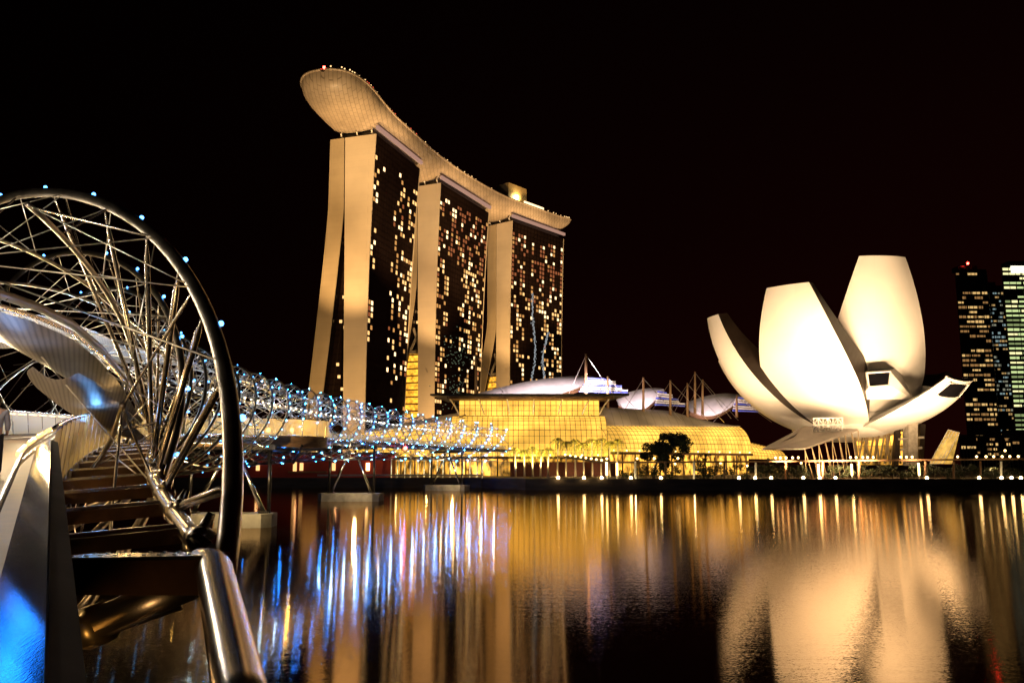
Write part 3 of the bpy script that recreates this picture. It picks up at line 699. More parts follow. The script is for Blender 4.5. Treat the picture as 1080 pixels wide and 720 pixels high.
# ================================================================ SKYSCRAPERS
def skyscraper(x0, x1, ytop, Y, label, seed, wmat, rowh, prob, lens, depth=40, ybot=488):
    rnd = random.Random(seed)
    a = at(x0, ytop, Y); b = at(x1, ytop, Y); H = a.z
    root = empty('skyscraper', (a.x, Y, 2.9), label, 'skyscraper', 'office towers on the right skyline')
    MB().prism([(a.x, Y), (b.x, Y), (b.x * (1 + depth / Y) + 1, Y + depth), (a.x * (1 + depth / Y) + 1, Y + depth)], 2.9, H).build('tower_body', M['skyscraper'], root)
    b_ = MB(); W = b.x - a.x
    b_.box(((a.x + b.x) / 2, Y + 12, H + 2.5), (W * .6, 14, 5)); b_.build('plant_room', M['skyscraper'], root)
    fins = MB()
    for k in range(9): fins.box((lerp(a.x, b.x, k / 8), Y - .25, H / 2), (.5, .5, H - 6))
    fins.build('facade_fins', M['dark_steel'], root)
    cnt = 0; rest = [MB() for _ in wmat]; z = H - rowh
    while z > 12:
        x = a.x + 1; pr = prob(z / H, rnd)
        while x < b.x - 2:
            l = min(rnd.uniform(*lens), b.x - 1 - x)
            if rnd.random() < pr and l > .8:
                k = rnd.randrange(len(wmat)); s = MB() if cnt < 90 and rnd.random() < .5 else None
                c = V(x + l / 2, Y - .1, z); dim = (l, .3, rowh * rnd.uniform(.35, .55))
                if s: s.box(c, dim).build('lit_window', wmat[k], root, loc=c); cnt += 1
                else: rest[k].box(c, dim)
            x += l + rnd.uniform(.6, 2.0)
        z -= rowh
    for k, r_ in enumerate(rest):
        if r_.v: tag(r_.build('lit_windows', wmat[k], root), kind='stuff')
    return root, a, b
WA = [emis('office_warm', (1, .62, .22), .8), emis('office_warm_dim', (.7, .36, .12), .45)]
WB = [emis('office_blue', (.42, .60, .62), .5), emis('office_grey', (.5, .5, .36), .45), emis('office_amber', (.9, .55, .2), .5)]
WC = [emis('office_green', (.66, .80, .34), 1.0), emis('office_pale', (.95, .88, .42), 1.3), emis('office_green_dim', (.40, .50, .2), .6)]
rA, a, b = skyscraper(1007, 1040, 284, 900, 'dark slim office tower with amber window bands and red beacon', 31, WA, 5.2, lambda v, r: .14 if v > .88 else (.85 if r.random() < .62 else .22), (3, 10))
p = at(1021, 281, 900); MB().tube([p - V(0, 0, 8), p + V(0, 0, 3)], .4, 5).build('antenna', M['dark_steel'], rA); MB().ball(p + V(0, 0, 3.4), 1.3, 8, 5).build('beacon', M['lamp_red'], rA)
rB, a, b = skyscraper(1031, 1058, 301, 960, 'dim bluish office tower between amber tower and pale bright tower', 32, WB, 4.6, lambda v, r: .62 if r.random() < .8 else .25, (1.5, 6))
p = at(1032.5, 293, 940); MB().ball(p, 2.6, 8, 5).build('roof_lamp', emis('green_roof_lamp', (.75, 1, .55), 6), rB)
rC, a, b = skyscraper(1056, 1112, 279, 870, 'wide office tower with bright pale green floor bands at the right edge', 33, WC, 4.9, lambda v, r: .95 if v > .95 else (.97 if r.random() < .8 else .55), (5, 20))
c = at(1075, 284, 869); MB().box(c, (17, 1, 7)).build('roof_sign', emis('roof_sign_glow', (1, .95, .75), 2.2), rC)
for i, (x0, x1, yt, Y, lb) in enumerate(((1012, 1040, 466, 560, 'low dark block with scattered amber windows below the slim tower'), (1038, 1066, 458, 600, 'low square block with dotted lights behind the promenade canopy'),
                                         (1066, 1110, 461, 540, 'broad low block at the right edge with warm ground floor'))):
    skyscraper(x0, x1, yt, Y, lb, 50 + i, WA, 3.4, lambda v, r: .5, (1.2, 4), 20)

# ================================================================ PROMENADE
# red-lit hall on the left bank
hall = empty('waterfront_hall', (-75, 270, 2.9), 'long low dark red hall on the bank behind the bridge piers', 'building')
hx0, hx1, hy = at(150, 490, 274).x, at(412, 490, 274).x, 274
MB().box(((hx0 + hx1) / 2, hy + 6, 6.6), (hx1 - hx0, 12, 7.4)).build('wall', M['brick'], hall)
MB().box(((hx0 + hx1) / 2, hy + 5.5, 10.6), (hx1 - hx0 + 2, 14, .5)).build('roof', M['dark_steel'], hall)
for x in (272, 311, 318, 352, 388):
    c = at(x, 492, hy - .1); h = 3.4 if x % 2 else 2.4; MB().box(c, (1.1, .3, h)).build('window', M['lamp_soft'] if x == 388 else M['win'], hall)
MB().bar(at(304, 497.5, hy - .3), at(345, 497.5, hy - .3), .6, .5).build('ledge', M['fascia'], hall)
for x in (272, 313, 355, 388): point('hall_wall_lamp', at(x, 484, hy - 4), 110, (1, .5, .25), .4)
MB().bar(at(335, 501, 263), at(510, 500.5, 263), 1.0, .5).build('promenade_coping', M['concrete']); tag(bpy.data.objects['promenade_coping'], 'pale stone coping along the left bank below the red hall', 'coping')
# lit colonnade
NC = 15
for i in range(NC):
    p = at(413 + i * 6.9 + random.uniform(-1, 1), 499, 268); p.z = 2.9
    h = 5.2 if i % 3 else 6.2
    root = empty('promenade_column', p, 'slim floodlit column on the left bank, ' + nth(i, NC), 'column', 'floodlit columns below the far bridge end')
    MB().tube([p, p + V(0, 0, h)], .22, 8).build('shaft', M['white_paint'], root, smooth=True); MB().box(p + V(0, 0, h + .15), (.7, .7, .3)).build('cap', M['white_paint'], root)
for x, e in ((418, 900), (450, 1500), (478, 1500), (505, 1500)):
    p = at(x, 497, 264); p.z = 4; point('column_uplight', p, e, (1, .72, .3), .3)

# pergola along the promenade
perg = empty('promenade_pergola', at(860, 507, 246), 'long flat promenade shelter with a line of lights on its edge', 'pergola')
pts = [at(594, 480.5, 292), at(640, 487.5, 250), at(800, 486.5, 247), at(1110, 483.5, 247)]
rf = MB()
for a, b in zip(pts[:-1], pts[1:]): rf.bar(a, b, 4.2, .5)
rf.build('flat_roof', M['fascia'], perg)
for x in (651, 670, 702, 732, 764, 797, 829, 868, 906, 976, 1006, 1034, 1056, 1083):
    p = at(x, 507, 246); t = at(x, 487, 246); t.z = 7.9; p.z = 2.9
    lit = x in (670, 732, 797, 864, 899, 1056, 651)  # lit posts get white, unlit ones brown: light put into the colour
    MB().tube([p, t], .33, 8).build('post', M['white_paint'] if lit else M['fascia'], perg)
EL = None; rnd = random.Random(3)
for x in [596 + 5.5 * k for k in range(9)] + [818, 823, 829, 836, 842, 897, 903, 910, 915, 921, 950, 956, 962, 1010, 1030, 1040, 1048, 1057, 1065, 1074, 672, 690, 715]:
    Y = lerp(292, 250, (x - 594) / 46) - 2.4 if x < 640 else 244.4; y = lerp(480, 487, (x - 594) / 46) if x < 640 else 484.5 - (x - 640) * .0055
    p = at(x, y - 1, Y)
    if EL is None: EL = MB().ball(p, .34, 8, 5).build('edge_lamp', M['lamp_soft'], perg, loc=p)
    else: copy(EL, p, perg)
for x in (651, 670, 732, 797, 899, 1056):
    p = at(x, 500, 243.5); p.z = 3.4; point('post_uplight', p, 260, (1, .75, .35), .2)
# big lit pylon posts near the palms
LMP = [(640, 487), (651, 488), (864, 489), (899, 489), (970, 488)]
for i, (x, y) in enumerate(LMP):
    p = at(x, 507, 243); p.z = 2.9; q = at(x, y, 243)
    root = empty('lamp_post', p, 'short glowing lamp post standing on the seawall promenade, ' + nth(i, len(LMP)), 'lamp post', 'glowing lamp posts on the promenade')
    MB().tube([p, V(p.x, p.y, q.z - 1)], .2, 8).build('post', M['white_paint'], root); MB().tube([V(p.x, p.y, 4), V(p.x, p.y, q.z)], .3, 8).build('glowing_tube', M['lamp_soft'], root)
# round lamps along the seawall edge
SL = [588.8, 616, 634.6, 665.4, 697, 779.5, 796.7, 813.5, 847.5, 864.7, 881.3, 977.8, 1033, 1056.5, 1067, 1077]
for i, x in enumerate(SL):
    Y = 240 if x > 560 else 262
    p = at(x, 506.5, Y - .7); p.z = 3.25
    root = empty('seawall_lamp', (p.x, p.y, 3.0), 'small round lamp on the seawall edge, ' + nth(i, len(SL)), 'lamp', 'round lamps along the seawall edge')
    MB().tube([p - V(0, 0, .35), p - V(0, 0, .1)], .22, 8).build('base', M['dark_steel'], root); MB().ball(p + V(0, 0, .12), .40, 10, 6).build('globe', M['lamp'], root, smooth=True)
rl = MB(); 
for a, b in (((5, 241.6), (60, 240)), ((60, 240), (200, 240))):
    for z in (3.5, 3.95): rl.bar((*a, z), (*b, z), .06, .06)
    n = int((Vector(b) - Vector(a)).length / 3)
    for k in range(n + 1): q = Vector(a).lerp(Vector(b), k / n); rl.bar((q.x, q.y, 2.9), (q.x, q.y, 3.98), .08, .08)
tag(rl.build('railing', M['dark_steel']), 'thin dark metal railing along the top of the seawall', 'railing')

# ---- vegetation
def leafcloud(clumps, n, size, rnd, mb):
    for _ in range(n):
        c, r_ = rnd.choice(clumps); d = Vector((rnd.gauss(0, 1), rnd.gauss(0, 1), rnd.gauss(0, 1))).normalized() * (r_ * rnd.random() ** .4)
        p = c + Vector((d.x, d.y, d.z * .75)); a = Vector((rnd.gauss(0, 1), rnd.gauss(0, 1), rnd.gauss(0, .6))).normalized() * size * rnd.uniform(.6, 1.3)
        b = a.cross(Vector((rnd.gauss(0, 1), rnd.gauss(0, 1), rnd.gauss(0, 1)))).normalized() * size * .45
        mb.quad(p - a, p - b, p + a, p + b)
def tree(base, h, spread, lean, label, seed, n=1500, group=None, leafsize=.38):
    rnd = random.Random(seed); base = Vector(base)
    root = empty('tree', base, label, 'tree', group)
    tr = MB(); fork = base + V(lean * .25, 0, h * .38); tr.tube([base, base + V(lean * .08, 0, h * .2), fork], [h * .035, h * .028, h * .022], 8)
    cl = []
    for k in range(26):
        a = rnd.uniform(0, 6.28); rr = rnd.random() ** .6; hh = rnd.uniform(-.08, .56)
        q = fork + V(lean * (.1 + 1.5 * max(0, hh)) + math.cos(a) * spread * rr * (1.05 - .7 * max(0, hh)), math.sin(a) * spread * .6 * rr, h * hh)
        if k % 2 == 0: tr.tube([fork, (fork + q) / 2 + V(0, 0, h * .04), q], [h * .013, h * .009, h * .004], 5)
        cl.append((q, spread * rnd.uniform(.18, .34)))
    tr.build('trunk', M['bark'], root, smooth=True)
    mb = MB(); leafcloud(cl, n, leafsize, rnd, mb); mb.build('crown', M['leaf'], root, fix=False)
    return root
p = at(689, 505, 252); tree((p.x, p.y, 2.9), 13, 7.2, 5.0, 'large dark leaning tree silhouetted against the glowing glass vault', 4, 8000, None, .42)
def palm(base, h, label, seed, scale=1.):
    rnd = random.Random(seed); base = Vector(base); root = empty('palm_tree', base, label, 'palm', 'floodlit palms along the promenade')
    ln = rnd.uniform(-.35, .35); top = base + V(ln, rnd.uniform(-.3, .3), h)
    MB().tube([base, base + V(ln * .2, 0, h * .3), base + V(ln * .6, 0, h * .7), top], [.36, .27, .23, .2], 8).build('trunk', M['palm_bark'], root, smooth=True)
    fr = MB()
    nf = 15
    for k in range(nf):
        a = 2 * PI * k / nf + rnd.uniform(-.15, .15); el = rnd.uniform(.25, 1.35); d = Vector((math.cos(a), math.sin(a), 0)); lg = rnd.uniform(3.5, 4.5) * scale
        P = []
        for s in range(8):
            f = s / 7; P.append(top + d * (lg * f * math.cos(el * (1 - .2 * f))) + V(0, 0, lg * (math.sin(el) * f - (1.15 + .35 * el) * f * f)))
        side = Vector((-d.y, d.x, 0))
        for s in range(7):
            q, q2 = P[s], P[s + 1]; wl = .85 * math.sin(PI * min(1, .15 + s / 8)) * scale
            for sg in (-1, 1):
                for j in range(2):
                    m_ = q.lerp(q2, j * .5); fr.quad(m_, m_.lerp(q2, .3), m_ + side * sg * wl + (q2 - q) * .9 + V(0, 0, -.3 * wl - rnd.uniform(0, .25)))
    fr.build('crown', M['palm_leaf'], root, fix=False)
pw = MB().bar(at(538, 490, 300), at(652, 490, 300), .6, 1); a_, b_ = at(538, 490, 300), at(652, 490, 300)
pw = MB().box(((a_.x + b_.x) / 2, 300, 5.4), (b_.x - a_.x, .8, 5)); tag(pw.build('planter_wall', mat('maroon_wall', (.10, .02, .012), .7)), 'dark maroon planter wall behind the row of palm trunks', 'wall')
PX = [544, 553, 562, 570, 578, 588, 597, 607, 616, 625, 634, 643, 652]
for i, x in enumerate(PX):
    low = x < 580; Y = 288 if low else 296; p = at(x, 500, Y); p.z = 2.9
    y = (473.5, 476, 472.5, 475)[i % 4] if low else (463.5, 467, 465, 468.5, 464)[i % 5]
    palm(p, at(x, y, Y).z - 2.9, ('short' if low else 'tall') + ' floodlit palm in the row before the glass hall, ' + nth(i, len(PX)), 100 + i, 1.1 if low else 1.3)
for x in (546, 560, 574, 592, 607, 622, 637, 650):
    p = at(x, 498, 284); p.z = 4.2; spot('palm_uplight', p, (p.x, p.y + 8, 16), 36000, (1, .74, .28), 75, .9, .25)
for x in (586, 600, 614, 628, 642):
    p = at(x, 498, 294); p.z = 3.4; point('palm_uplight', p, 420, (1, .72, .3), .25)
# hedges and bushes along the promenade
rnd = random.Random(9)
HX = [(655, 690), (690, 715), (735, 752), (755, 790), (800, 822), (826, 850), (872, 898), (908, 930), (932, 955), (957, 985), (992, 1014), (1018, 1044), (1046, 1078)]
for i, (x0, x1) in enumerate(HX):
    a, b = at(x0, 500, 250), at(x1, 500, 250); cl = []
    for k in range(9): q = k / 8; cl.append((V(lerp(a.x, b.x, q), 250 + rnd.uniform(-1, 1), 3.7 + rnd.uniform(0, 2.7)), rnd.uniform(1.0, 1.7)))
    root = empty('hedge', ((a.x + b.x) / 2, 250, 2.9), 'clipped dark hedge under the promenade shelter, ' + nth(i, len(HX)), 'hedge', 'dark hedges under the promenade shelter')
    mb = MB(); leafcloud(cl, 800, .32, rnd, mb); mb.build('foliage', M['leaf'], root, fix=False)
    mb = MB()
    mb.tube([V(cl[0][0].x, 250, 3.0), V(cl[-1][0].x, 250, 3.0)], .08, 5)
    for c, r_ in cl[::2]: mb.tube([V(c.x, 250, 3.0), c], .06, 5)
    mb.build('stems', M['bark'], root)
for i, (x, h) in enumerate(((742, 5.2), (814, 4.6), (1060, 5.4))):
    p = at(x, 500, 256); tree((p.x, p.y, 2.9), h * 1.5, 2.4, .3, ('small round dark tree left of the barrel vault end', 'small dark tree under the folded grey canopy', 'small dark tree before the low blocks at right')[i], 60 + i, 600, None, .28)
# lamps at ground level between
for i, (x, y) in enumerate(((690, 493), (712, 489), (760, 488), (788, 491), (845, 488), (1060, 475))):
    p = at(x, y, 262); b0 = V(p.x, p.y, 2.9)
    root = empty('path_lamp', b0, 'small warm path lamp among the dark hedges, ' + nth(i, 6), 'lamp', 'path lamps among the hedges')
    MB().tube([b0, p], .08, 6).build('pole', M['dark_steel'], root); MB().ball(p, .35, 8, 5).build('globe', M['lamp_soft'], root)

# ================================================================ HELIX BRIDGE
CO = (3.79230548e-03, -1.13812125e-05, 1.86414260e-08)
def BX(Y): return -3.75 - .575 * Y + (CO[0] + 3.5e-5) * Y ** 2 + CO[1] * Y ** 3 + CO[2] * Y ** 4
TP = [(-40, 9.8), (0, 12.9), (22, 14.6), (40, 15.8), (60, 16.6), (95, 17.5), (125, 18.2), (180, 19), (320, 19)]
def tp(Y):
    for (a, b), (c, d) in zip(TP[:-1], TP[1:]):
        if Y <= c: return b + (d - b) * (Y - a) / (c - a)
    return TP[-1][1]
def BT(Y): return sum(tp(Y + d) for d in (-8, -4, 0, 4, 8)) / 5
RO = 5.7
def BF(Y):
    h = (BX(Y + .01) - BX(Y - .01)) / .02; t = Vector((h, 1, 0)).normalized()
    return Vector((BX(Y), Y, BT(Y) - 5.2)), Vector((t.y, -t.x, 0)), t
def on(Y, off, z):                                 # z relative to the tube centre
    c, n_, t = BF(Y); return c + n_ * off + V(0, 0, z)
def hel(Y, ph, r):
    c, n_, t = BF(Y); return c + n_ * (r * math.cos(ph)) + V(0, 0, r * math.sin(ph))
DK = -2.3
bridge = empty('helix_bridge', BF(20)[0] - V(0, 0, 3), 'curved steel footbridge in a double helix tube dotted with blue lights', 'bridge')
Y0, Y1 = -14, 271
def rng(a, b, s):
    n = max(1, int(round((b - a) / s))); return [a + (b - a) * i / n for i in range(n + 1)]
# deck
YS = rng(Y0, Y1, 2.5)
d_ = MB(); d_.grid([[on(y, -3.2, DK), on(y, 3.2, DK), on(y, 3.2, DK - .35), on(y, -3.2, DK - .35)] for y in YS], True); d_.build('deck', M['deck'], bridge)
for s_ in (-1, 1):
    MB().tube([on(y, s_ * 3.15, DK - .45) for y in YS], .22, 8).build('deck_edge_beam', M['dark_steel'], bridge, smooth=True)
# outer helix tubes (six) and inner helix tubes (five, other hand)
KO = R(6.0); PO = [R(-15) - KO * 9 + i * PI / 3 for i in range(6)]
KI = R(6.0); RI = 4.35; PI5 = [R(100) + KI * 12 + i * 2 * PI / 5 for i in range(5)]
def pho(i, Y): return PO[i] + KO * Y
def phi_(i, Y): return PI5[i] - KI * Y
def near_cam(p): return (p - Vector((0, 0, 7))).length < 3.2
YH = rng(Y0, Y1, .75)
OSTART = [7.0, 17, 4.5, 4.5, 5, 13]
for i in range(6):
    pts = [hel(y, pho(i, y), RO) for y in rng(OSTART[i], Y1, .75)]
    MB().tube(pts, .137 if i == 0 else .105, 12).build('outer_helix_tube', M['tube'], bridge, smooth=True)
for i in range(5):
    MB().tube([hel(y, phi_(i, y), RI) for y in YH if y > 18], .07, 10).build('inner_helix_tube', M['tube'], bridge, smooth=True)
# struts and rods between the two helices; LED nodes on the outer tubes
nodes = []
for i in range(6):
    y = Y0 + 1.35
    while y < Y1 - 1:
        nodes.append((i, y)); y += 2.7
nodes.sort(key=lambda q: q[1])
cnt = [0, 0, 0]; restS = MB(); restR = MB(); restL = MB(); LEDP = None
for (i, y) in nodes:
    if y < max(OSTART[i], 9) or (i == 1 and y < 27): continue
    p = hel(y, pho(i, y), RO); ph = pho(i, y) % (2 * PI)
    c, n_, t = BF(y)
    cand = []
    for j in range(5):
        for dy in (-5.4, -4, -2.7, -1.35, 0, 1.35, 2.7, 4, 5.4):
            if y + dy < 18 or y + dy > Y1: continue
            q = hel(y + dy, phi_(j, y + dy), RI); cand.append(((q - p).length, dy, j, q))
    cand.sort(key=lambda q: q[0]); pick = []
    for cd in cand:
        if all((cd[3] - k[3]).length > 2.2 for k in pick): pick.append(cd)
        if len(pick) == 3: break
    low = ph > PI * 1.15 and ph < PI * 1.85
    for k, cd in enumerate(pick):
        if cd[0] > 6.5 or (low and k > 1) or (k == 2 and y < 60): continue
        r_ = .034 if k == 0 else .016
        q = cd[3]
        if cnt[0 if k == 0 else 1] < 48 and y < 48:
            m = MB(); m.tube([p, lerp(p, q, .06), lerp(p, q, .12), lerp(p, q, .88), lerp(p, q, .94), q] if k == 0 else [p, q], [r_ * .4, r_ * .5, r_, r_, r_ * .5, r_ * .4] if k == 0 else r_, 8 if y < 40 else 5)
            m.build('strut' if k == 0 else 'tie_rod', M['steel'] if k == 0 else M['steel_rod'], bridge, smooth=True); cnt[0 if k == 0 else 1] += 1
        else: (restS if k == 0 else restR).tube([p, q], r_ * (1.0 if y < 80 else 1.3), 5 if y < 60 else 4, False)
    # cross chords through the loop give it its spokes
    q = hel(max(y + 1.35, 18), ph + R(128), RI); (restR).tube([p, q], .018 if y < 70 else .034, 4, False) if not (math.sin(ph + R(128)) < -.45 or math.sin(ph) < -.45) else None
for m, nm, mt in ((restS, 'far_struts', M['steel']), (restR, 'far_tie_rods', M['steel_rod'])):
    tag(m.build(nm, mt, bridge, smooth=True), kind='stuff')
# LEDs on outer tubes: more and closer together far away as in the photograph
led = []
for i in range(6):
    y = max(10.2, OSTART[i]); k_ = 0
    while y < Y1 - 2:
        ph = pho(i, y); c, n_, t = BF(y); d = n_ * math.cos(ph) + V(0, 0, math.sin(ph))
        if math.cos(ph) > -.35 and (math.sin(ph) > -.55 or y > 30) and (y < 60 or -.75 < math.sin(ph) < .72 or k_ % 3 == 0): led.append((y, hel(y, ph, RO + .165), d))
        k_ += 1; y += 2.7 if y < 60 else 1.8
led.sort(key=lambda q: q[0]); lp = None; farl = MB()
for k, (y, p, d) in enumerate(led):
    if k < 98:
        if lp is None: lp = MB().ball(p, .052, 10, 6).build('led_lamp', M['led'], bridge, loc=p, smooth=True)
        else: copy(lp, p, bridge)
    else: farl.ball(p, (.030 + .00017 * y) * random.choice((.5, .75, 1, 1.35)), 6, 4)
tag(farl.build('far_led_lamps', M['led_far'], bridge), kind='stuff')
# inner white canopy lamps
wl = MB()
for y in rng(60, 268, 3.2):
    wl.ball(on(y, 2.9, 1.9), .10, 6, 4); wl.ball(on(y, -2.5, 2.6), .10, 6, 4)
tag(wl.build('canopy_lamps', emis('canopy_lamp', (1, .8, .45), 9), bridge), kind='stuff')
# edge tube with cast nodes, transverse beams
EY = rng(7.7, Y1, 1.35)
ZE = DK + .02
ep = [on(y, 5.0, ZE) for y in EY]
MB().tube(ep, .13, 12).build('edge_tube', M['steel'], bridge, smooth=True)
near = [at(226, 601, 7.6), at(233, 634, 6.8), at(243, 680, 5.9), at(254, 735, 5.0), at(268, 800, 4.2)]
MB().tube([at(212, 596, 7.9), at(222, 597, 7.75)] + near, .155, 16).build('edge_tube', M['steel'], bridge, smooth=True)
bw = MB()
for (u0, u1) in (((216, 593, 7.7), (236, 600, 7.5)),): bw.tube([at(205, 590.5, 7.8), at(216, 590.5, 7.75), at(226, 592, 7.7), at(233, 598, 7.6), at(237, 607, 7.5)], .06, 10)
bw.build('corner_bracket', M['steel'], bridge, smooth=True)
big = MB(); a, b = at(72, 607, 8.3), at(226, 606, 7.75); big.bar(a, b, .36, .30); big.build('transverse_beam', M['beam'], bridge)
MB().bar(a + V(0, 0, .17), b + V(0, 0, .17), .40, .03).build('beam_cap_plate', M['steel'], bridge)
for y in rng(9.6, 60, 2.7):
    a, b = on(y, 3.0, DK - .22), on(y, 5.1, DK - .06); m = MB(); m.bar(a, b, .62, .20); m.build('transverse_beam', M['beam'], bridge)
    MB().bar(a + V(0, 0, .13) , b + V(0, 0, .12), .10, .05).build('beam_flange', M['steel'], bridge)
fb = MB()
for y in rng(62, Y1, 2.7): fb.bar(on(y, 3.0, DK - .22), on(y, 5.1, DK - .06), .5, .2); fb.bar(on(y, -3.0, DK - .22), on(y, -5.1, DK - .06), .5, .2)
tag(fb.build('far_transverse_beams', M['dark_steel'], bridge), kind='stuff')
MB().tube([on(y, -5.05, ZE) for y in EY], .13, 8).build('edge_tube', M['steel'], bridge, smooth=True)
for y in rng(8.4, 40, 2.7):
    p = on(y, 5.05, ZE); c, n_, t = BF(y); m = MB(); m.tube([p - t * .26, p - t * .2, p + t * .2, p + t * .26], [.14, .19, .19, .14], 12); m.tube([p, p + n_ * .12 + V(0, 0, .34)], [.13, .05], 8)
    m.build('cast_node', M['steel'], bridge, smooth=True)
# gold fan struts from the edge tube up to the nearest outer tube
for k, (ya, yb) in enumerate(((9.1, 10.6), (11, 13.4), (13.2, 16.4), (15.2, 19.3), (17.4, 22.4), (20, 26), (23, 30))):
    p = hel(ya, pho(0, ya), RO - .1); q = on(yb, 5.05, ZE + .15); r_ = .066
    if k == 0: p = hel(8.6, pho(0, 8.6), RO - .1)
    MB().tube([p, lerp(p, q, .05), lerp(p, q, .09), lerp(p, q, .92), lerp(p, q, .96), q], [.03, .035, r_, r_, .035, .03], 10).build('fan_strut', M['steel'], bridge, smooth=True)
    m = MB(); d = (p - q).normalized(); m.ball(q, .12, 8, 6); m.build('strut_clevis', M['steel'], bridge, smooth=True)
# struts further along, right side, second tube and on
for i, (s0, s1) in ((5, (21, 34)),):
    for ya in rng(s0, s1, 2.4):
        p = hel(ya, pho(i, ya), RO - .1)
        if math.cos(pho(i, ya)) < -.2: continue
        yb = ya + 1 + (ya - s0) * .45; q = on(yb, 5.05, ZE + .1)
        MB().tube([p, lerp(p, q, .06), lerp(p, q, .1), lerp(p, q, .9), q], [.025, .03, .044, .044, .025], 8).build('fan_strut', M['steel'], bridge, smooth=True)
bl = MB(); ax_ = (b - a)
for k in range(9):
    for s_ in (-.13, .13):
        q = at(72, 607, 8.3).lerp(at(226, 606, 7.75), .1 + .1 * k) + V(s_ * .3, s_, .19); bl.tube([q, q + V(0, 0, .012)], .02, 6)
tag(bl.build('cap_bolts', M['dark_steel'], bridge), kind='stuff')
# diagonal braces and casting under the near beam
for a, b, r_ in (((107, 655, 8.1), (218, 607, 7.8), .15), ((103, 664, 8.3), (190, 634, 8.4), .08), ((120, 640, 8.9), (205, 600, 8.6), .05)):
    MB().tube([at(*a), at(*b)], r_, 12).build('brace', M['tube'], bridge, smooth=True)
MB().tube([at(92, 662, 8.2), at(112, 655, 8.1)], [.2, .185], 12).build('brace_casting', mat('gold_casting', (.55, .42, .18), .35, .9), bridge, smooth=True)
# balustrade: near steel cap under the camera, then lit glass panels
cap = MB(); cap_s = []
def nb(y, off, dz): c, n_, t = BF(y); return c + n_ * off + V(0, 0, dz + DK)
def st(y, off, dz): f = (y + 1.2) / 11.7; return nb(-1.2, off, dz - .1).lerp(nb(10.5, off, dz), f)     # a straight bay
for y in rng(-1.2, 10.5, .6): cap_s.append([st(y, 3.12, 1.02), st(y, 3.29, 1.14), st(y, 3.29, 1.09), st(y, 3.12, .97)])
cap.grid(cap_s, True); cap.quad(*cap_s[-1]); cap.build('balustrade_cap', M['panel'], bridge)
fs = MB(); rows = [[st(y, 3.30, 1.11), st(y, 3.39, 1.08), st(y, 3.39, .0), st(y, 3.30, .0)] for y in rng(-1.2, 10.8, .6)]; fs.grid(rows, True); fs.quad(*rows[-1]); fs.build('balustrade_fascia', mat('dark_rubber_trim', (.004, .003, .0025), .8), bridge)
for off, dz in ((2.98, .99), (2.94, .90), (2.92, .78)): MB().tube([(st if y < 10.5 else nb)(y, off, dz) for y in rng(.5, 40, .8)], .028, 8).build('handrail', M['steel'], bridge, smooth=True)
gl_y = rng(11.0, 62, 1.7)
for a, b in zip(gl_y[:-1], gl_y[1:]):
    g = MB(); b_ = b - .07; g.quad(nb(a, 3.22, .05), nb(b_, 3.22, .05), nb(b_, 3.34, 1.22), nb(a, 3.34, 1.22)); g.quad(nb(a, 3.24, .05), nb(b_, 3.24, .05), nb(b_, 3.36, 1.22), nb(a, 3.36, 1.22))
    g.build('glass_panel', M['rail_glass'], bridge)
    MB().bar(nb(b, 3.2, -.2), nb(b, 3.33, 1.26), .05, .09).build('stanchion', M['steel'], bridge)
gl_y = rng(62, 270, 4.4)
for a, b in zip(gl_y[:-1], gl_y[1:]):
    if 92 < (a + b) / 2 < 128: continue
    MB().quad(nb(a, 3.22, .05), nb(b - .1, 3.22, .05), nb(b - .1, 3.34, 1.25), nb(a, 3.34, 1.25)).build('glass_panel', M['rail_glass'], bridge)
g = MB()
for a, b in zip(rng(4, 270, 2.8)[:-1], rng(4, 270, 2.8)[1:]): g.quad(nb(a, -3.22, .05), nb(b - .1, -3.22, .05), nb(b - .1, -3.34, 1.25), nb(a, -3.34, 1.25))
tag(g.build('far_side_glass', M['rail_glass'], bridge), kind='stuff')
for off in (3.3, -3.3): MB().tube([nb(y, off, 1.27) for y in rng(11 if off > 0 else 3, 270, 2)], .03, 6).build('handrail', M['steel'], bridge, smooth=True)
# handrail light strips facing the deck
ws = MB()
for y in rng(8, 268, 2.0): ws.bar(nb(y, 3.05, 1.1), nb(y + 1.4, 3.05, 1.1), .03, .05); ws.bar(nb(y, -3.05, 1.1), nb(y + 1.4, -3.05, 1.1), .03, .05)
tag(ws.build('handrail_lights', M['warm_strip'], bridge), kind='stuff')
ct = [at(-90, 286, 8.5), at(-45, 296, 10), at(0, 310, 12), at(40, 324, 14), at(75, 341, 16), at(105, 366, 19.5), at(130, 396, 24), at(146, 428, 31), at(160, 446, 40)]
MB().tube(ct, .075, 10).build('canopy_edge_tube', M['dark_steel'], bridge, smooth=True)
MB().tube([p + V(.06, 0, -.19) for p in ct], .04, 8).build('canopy_edge_tube', M['steel'], bridge, smooth=True)
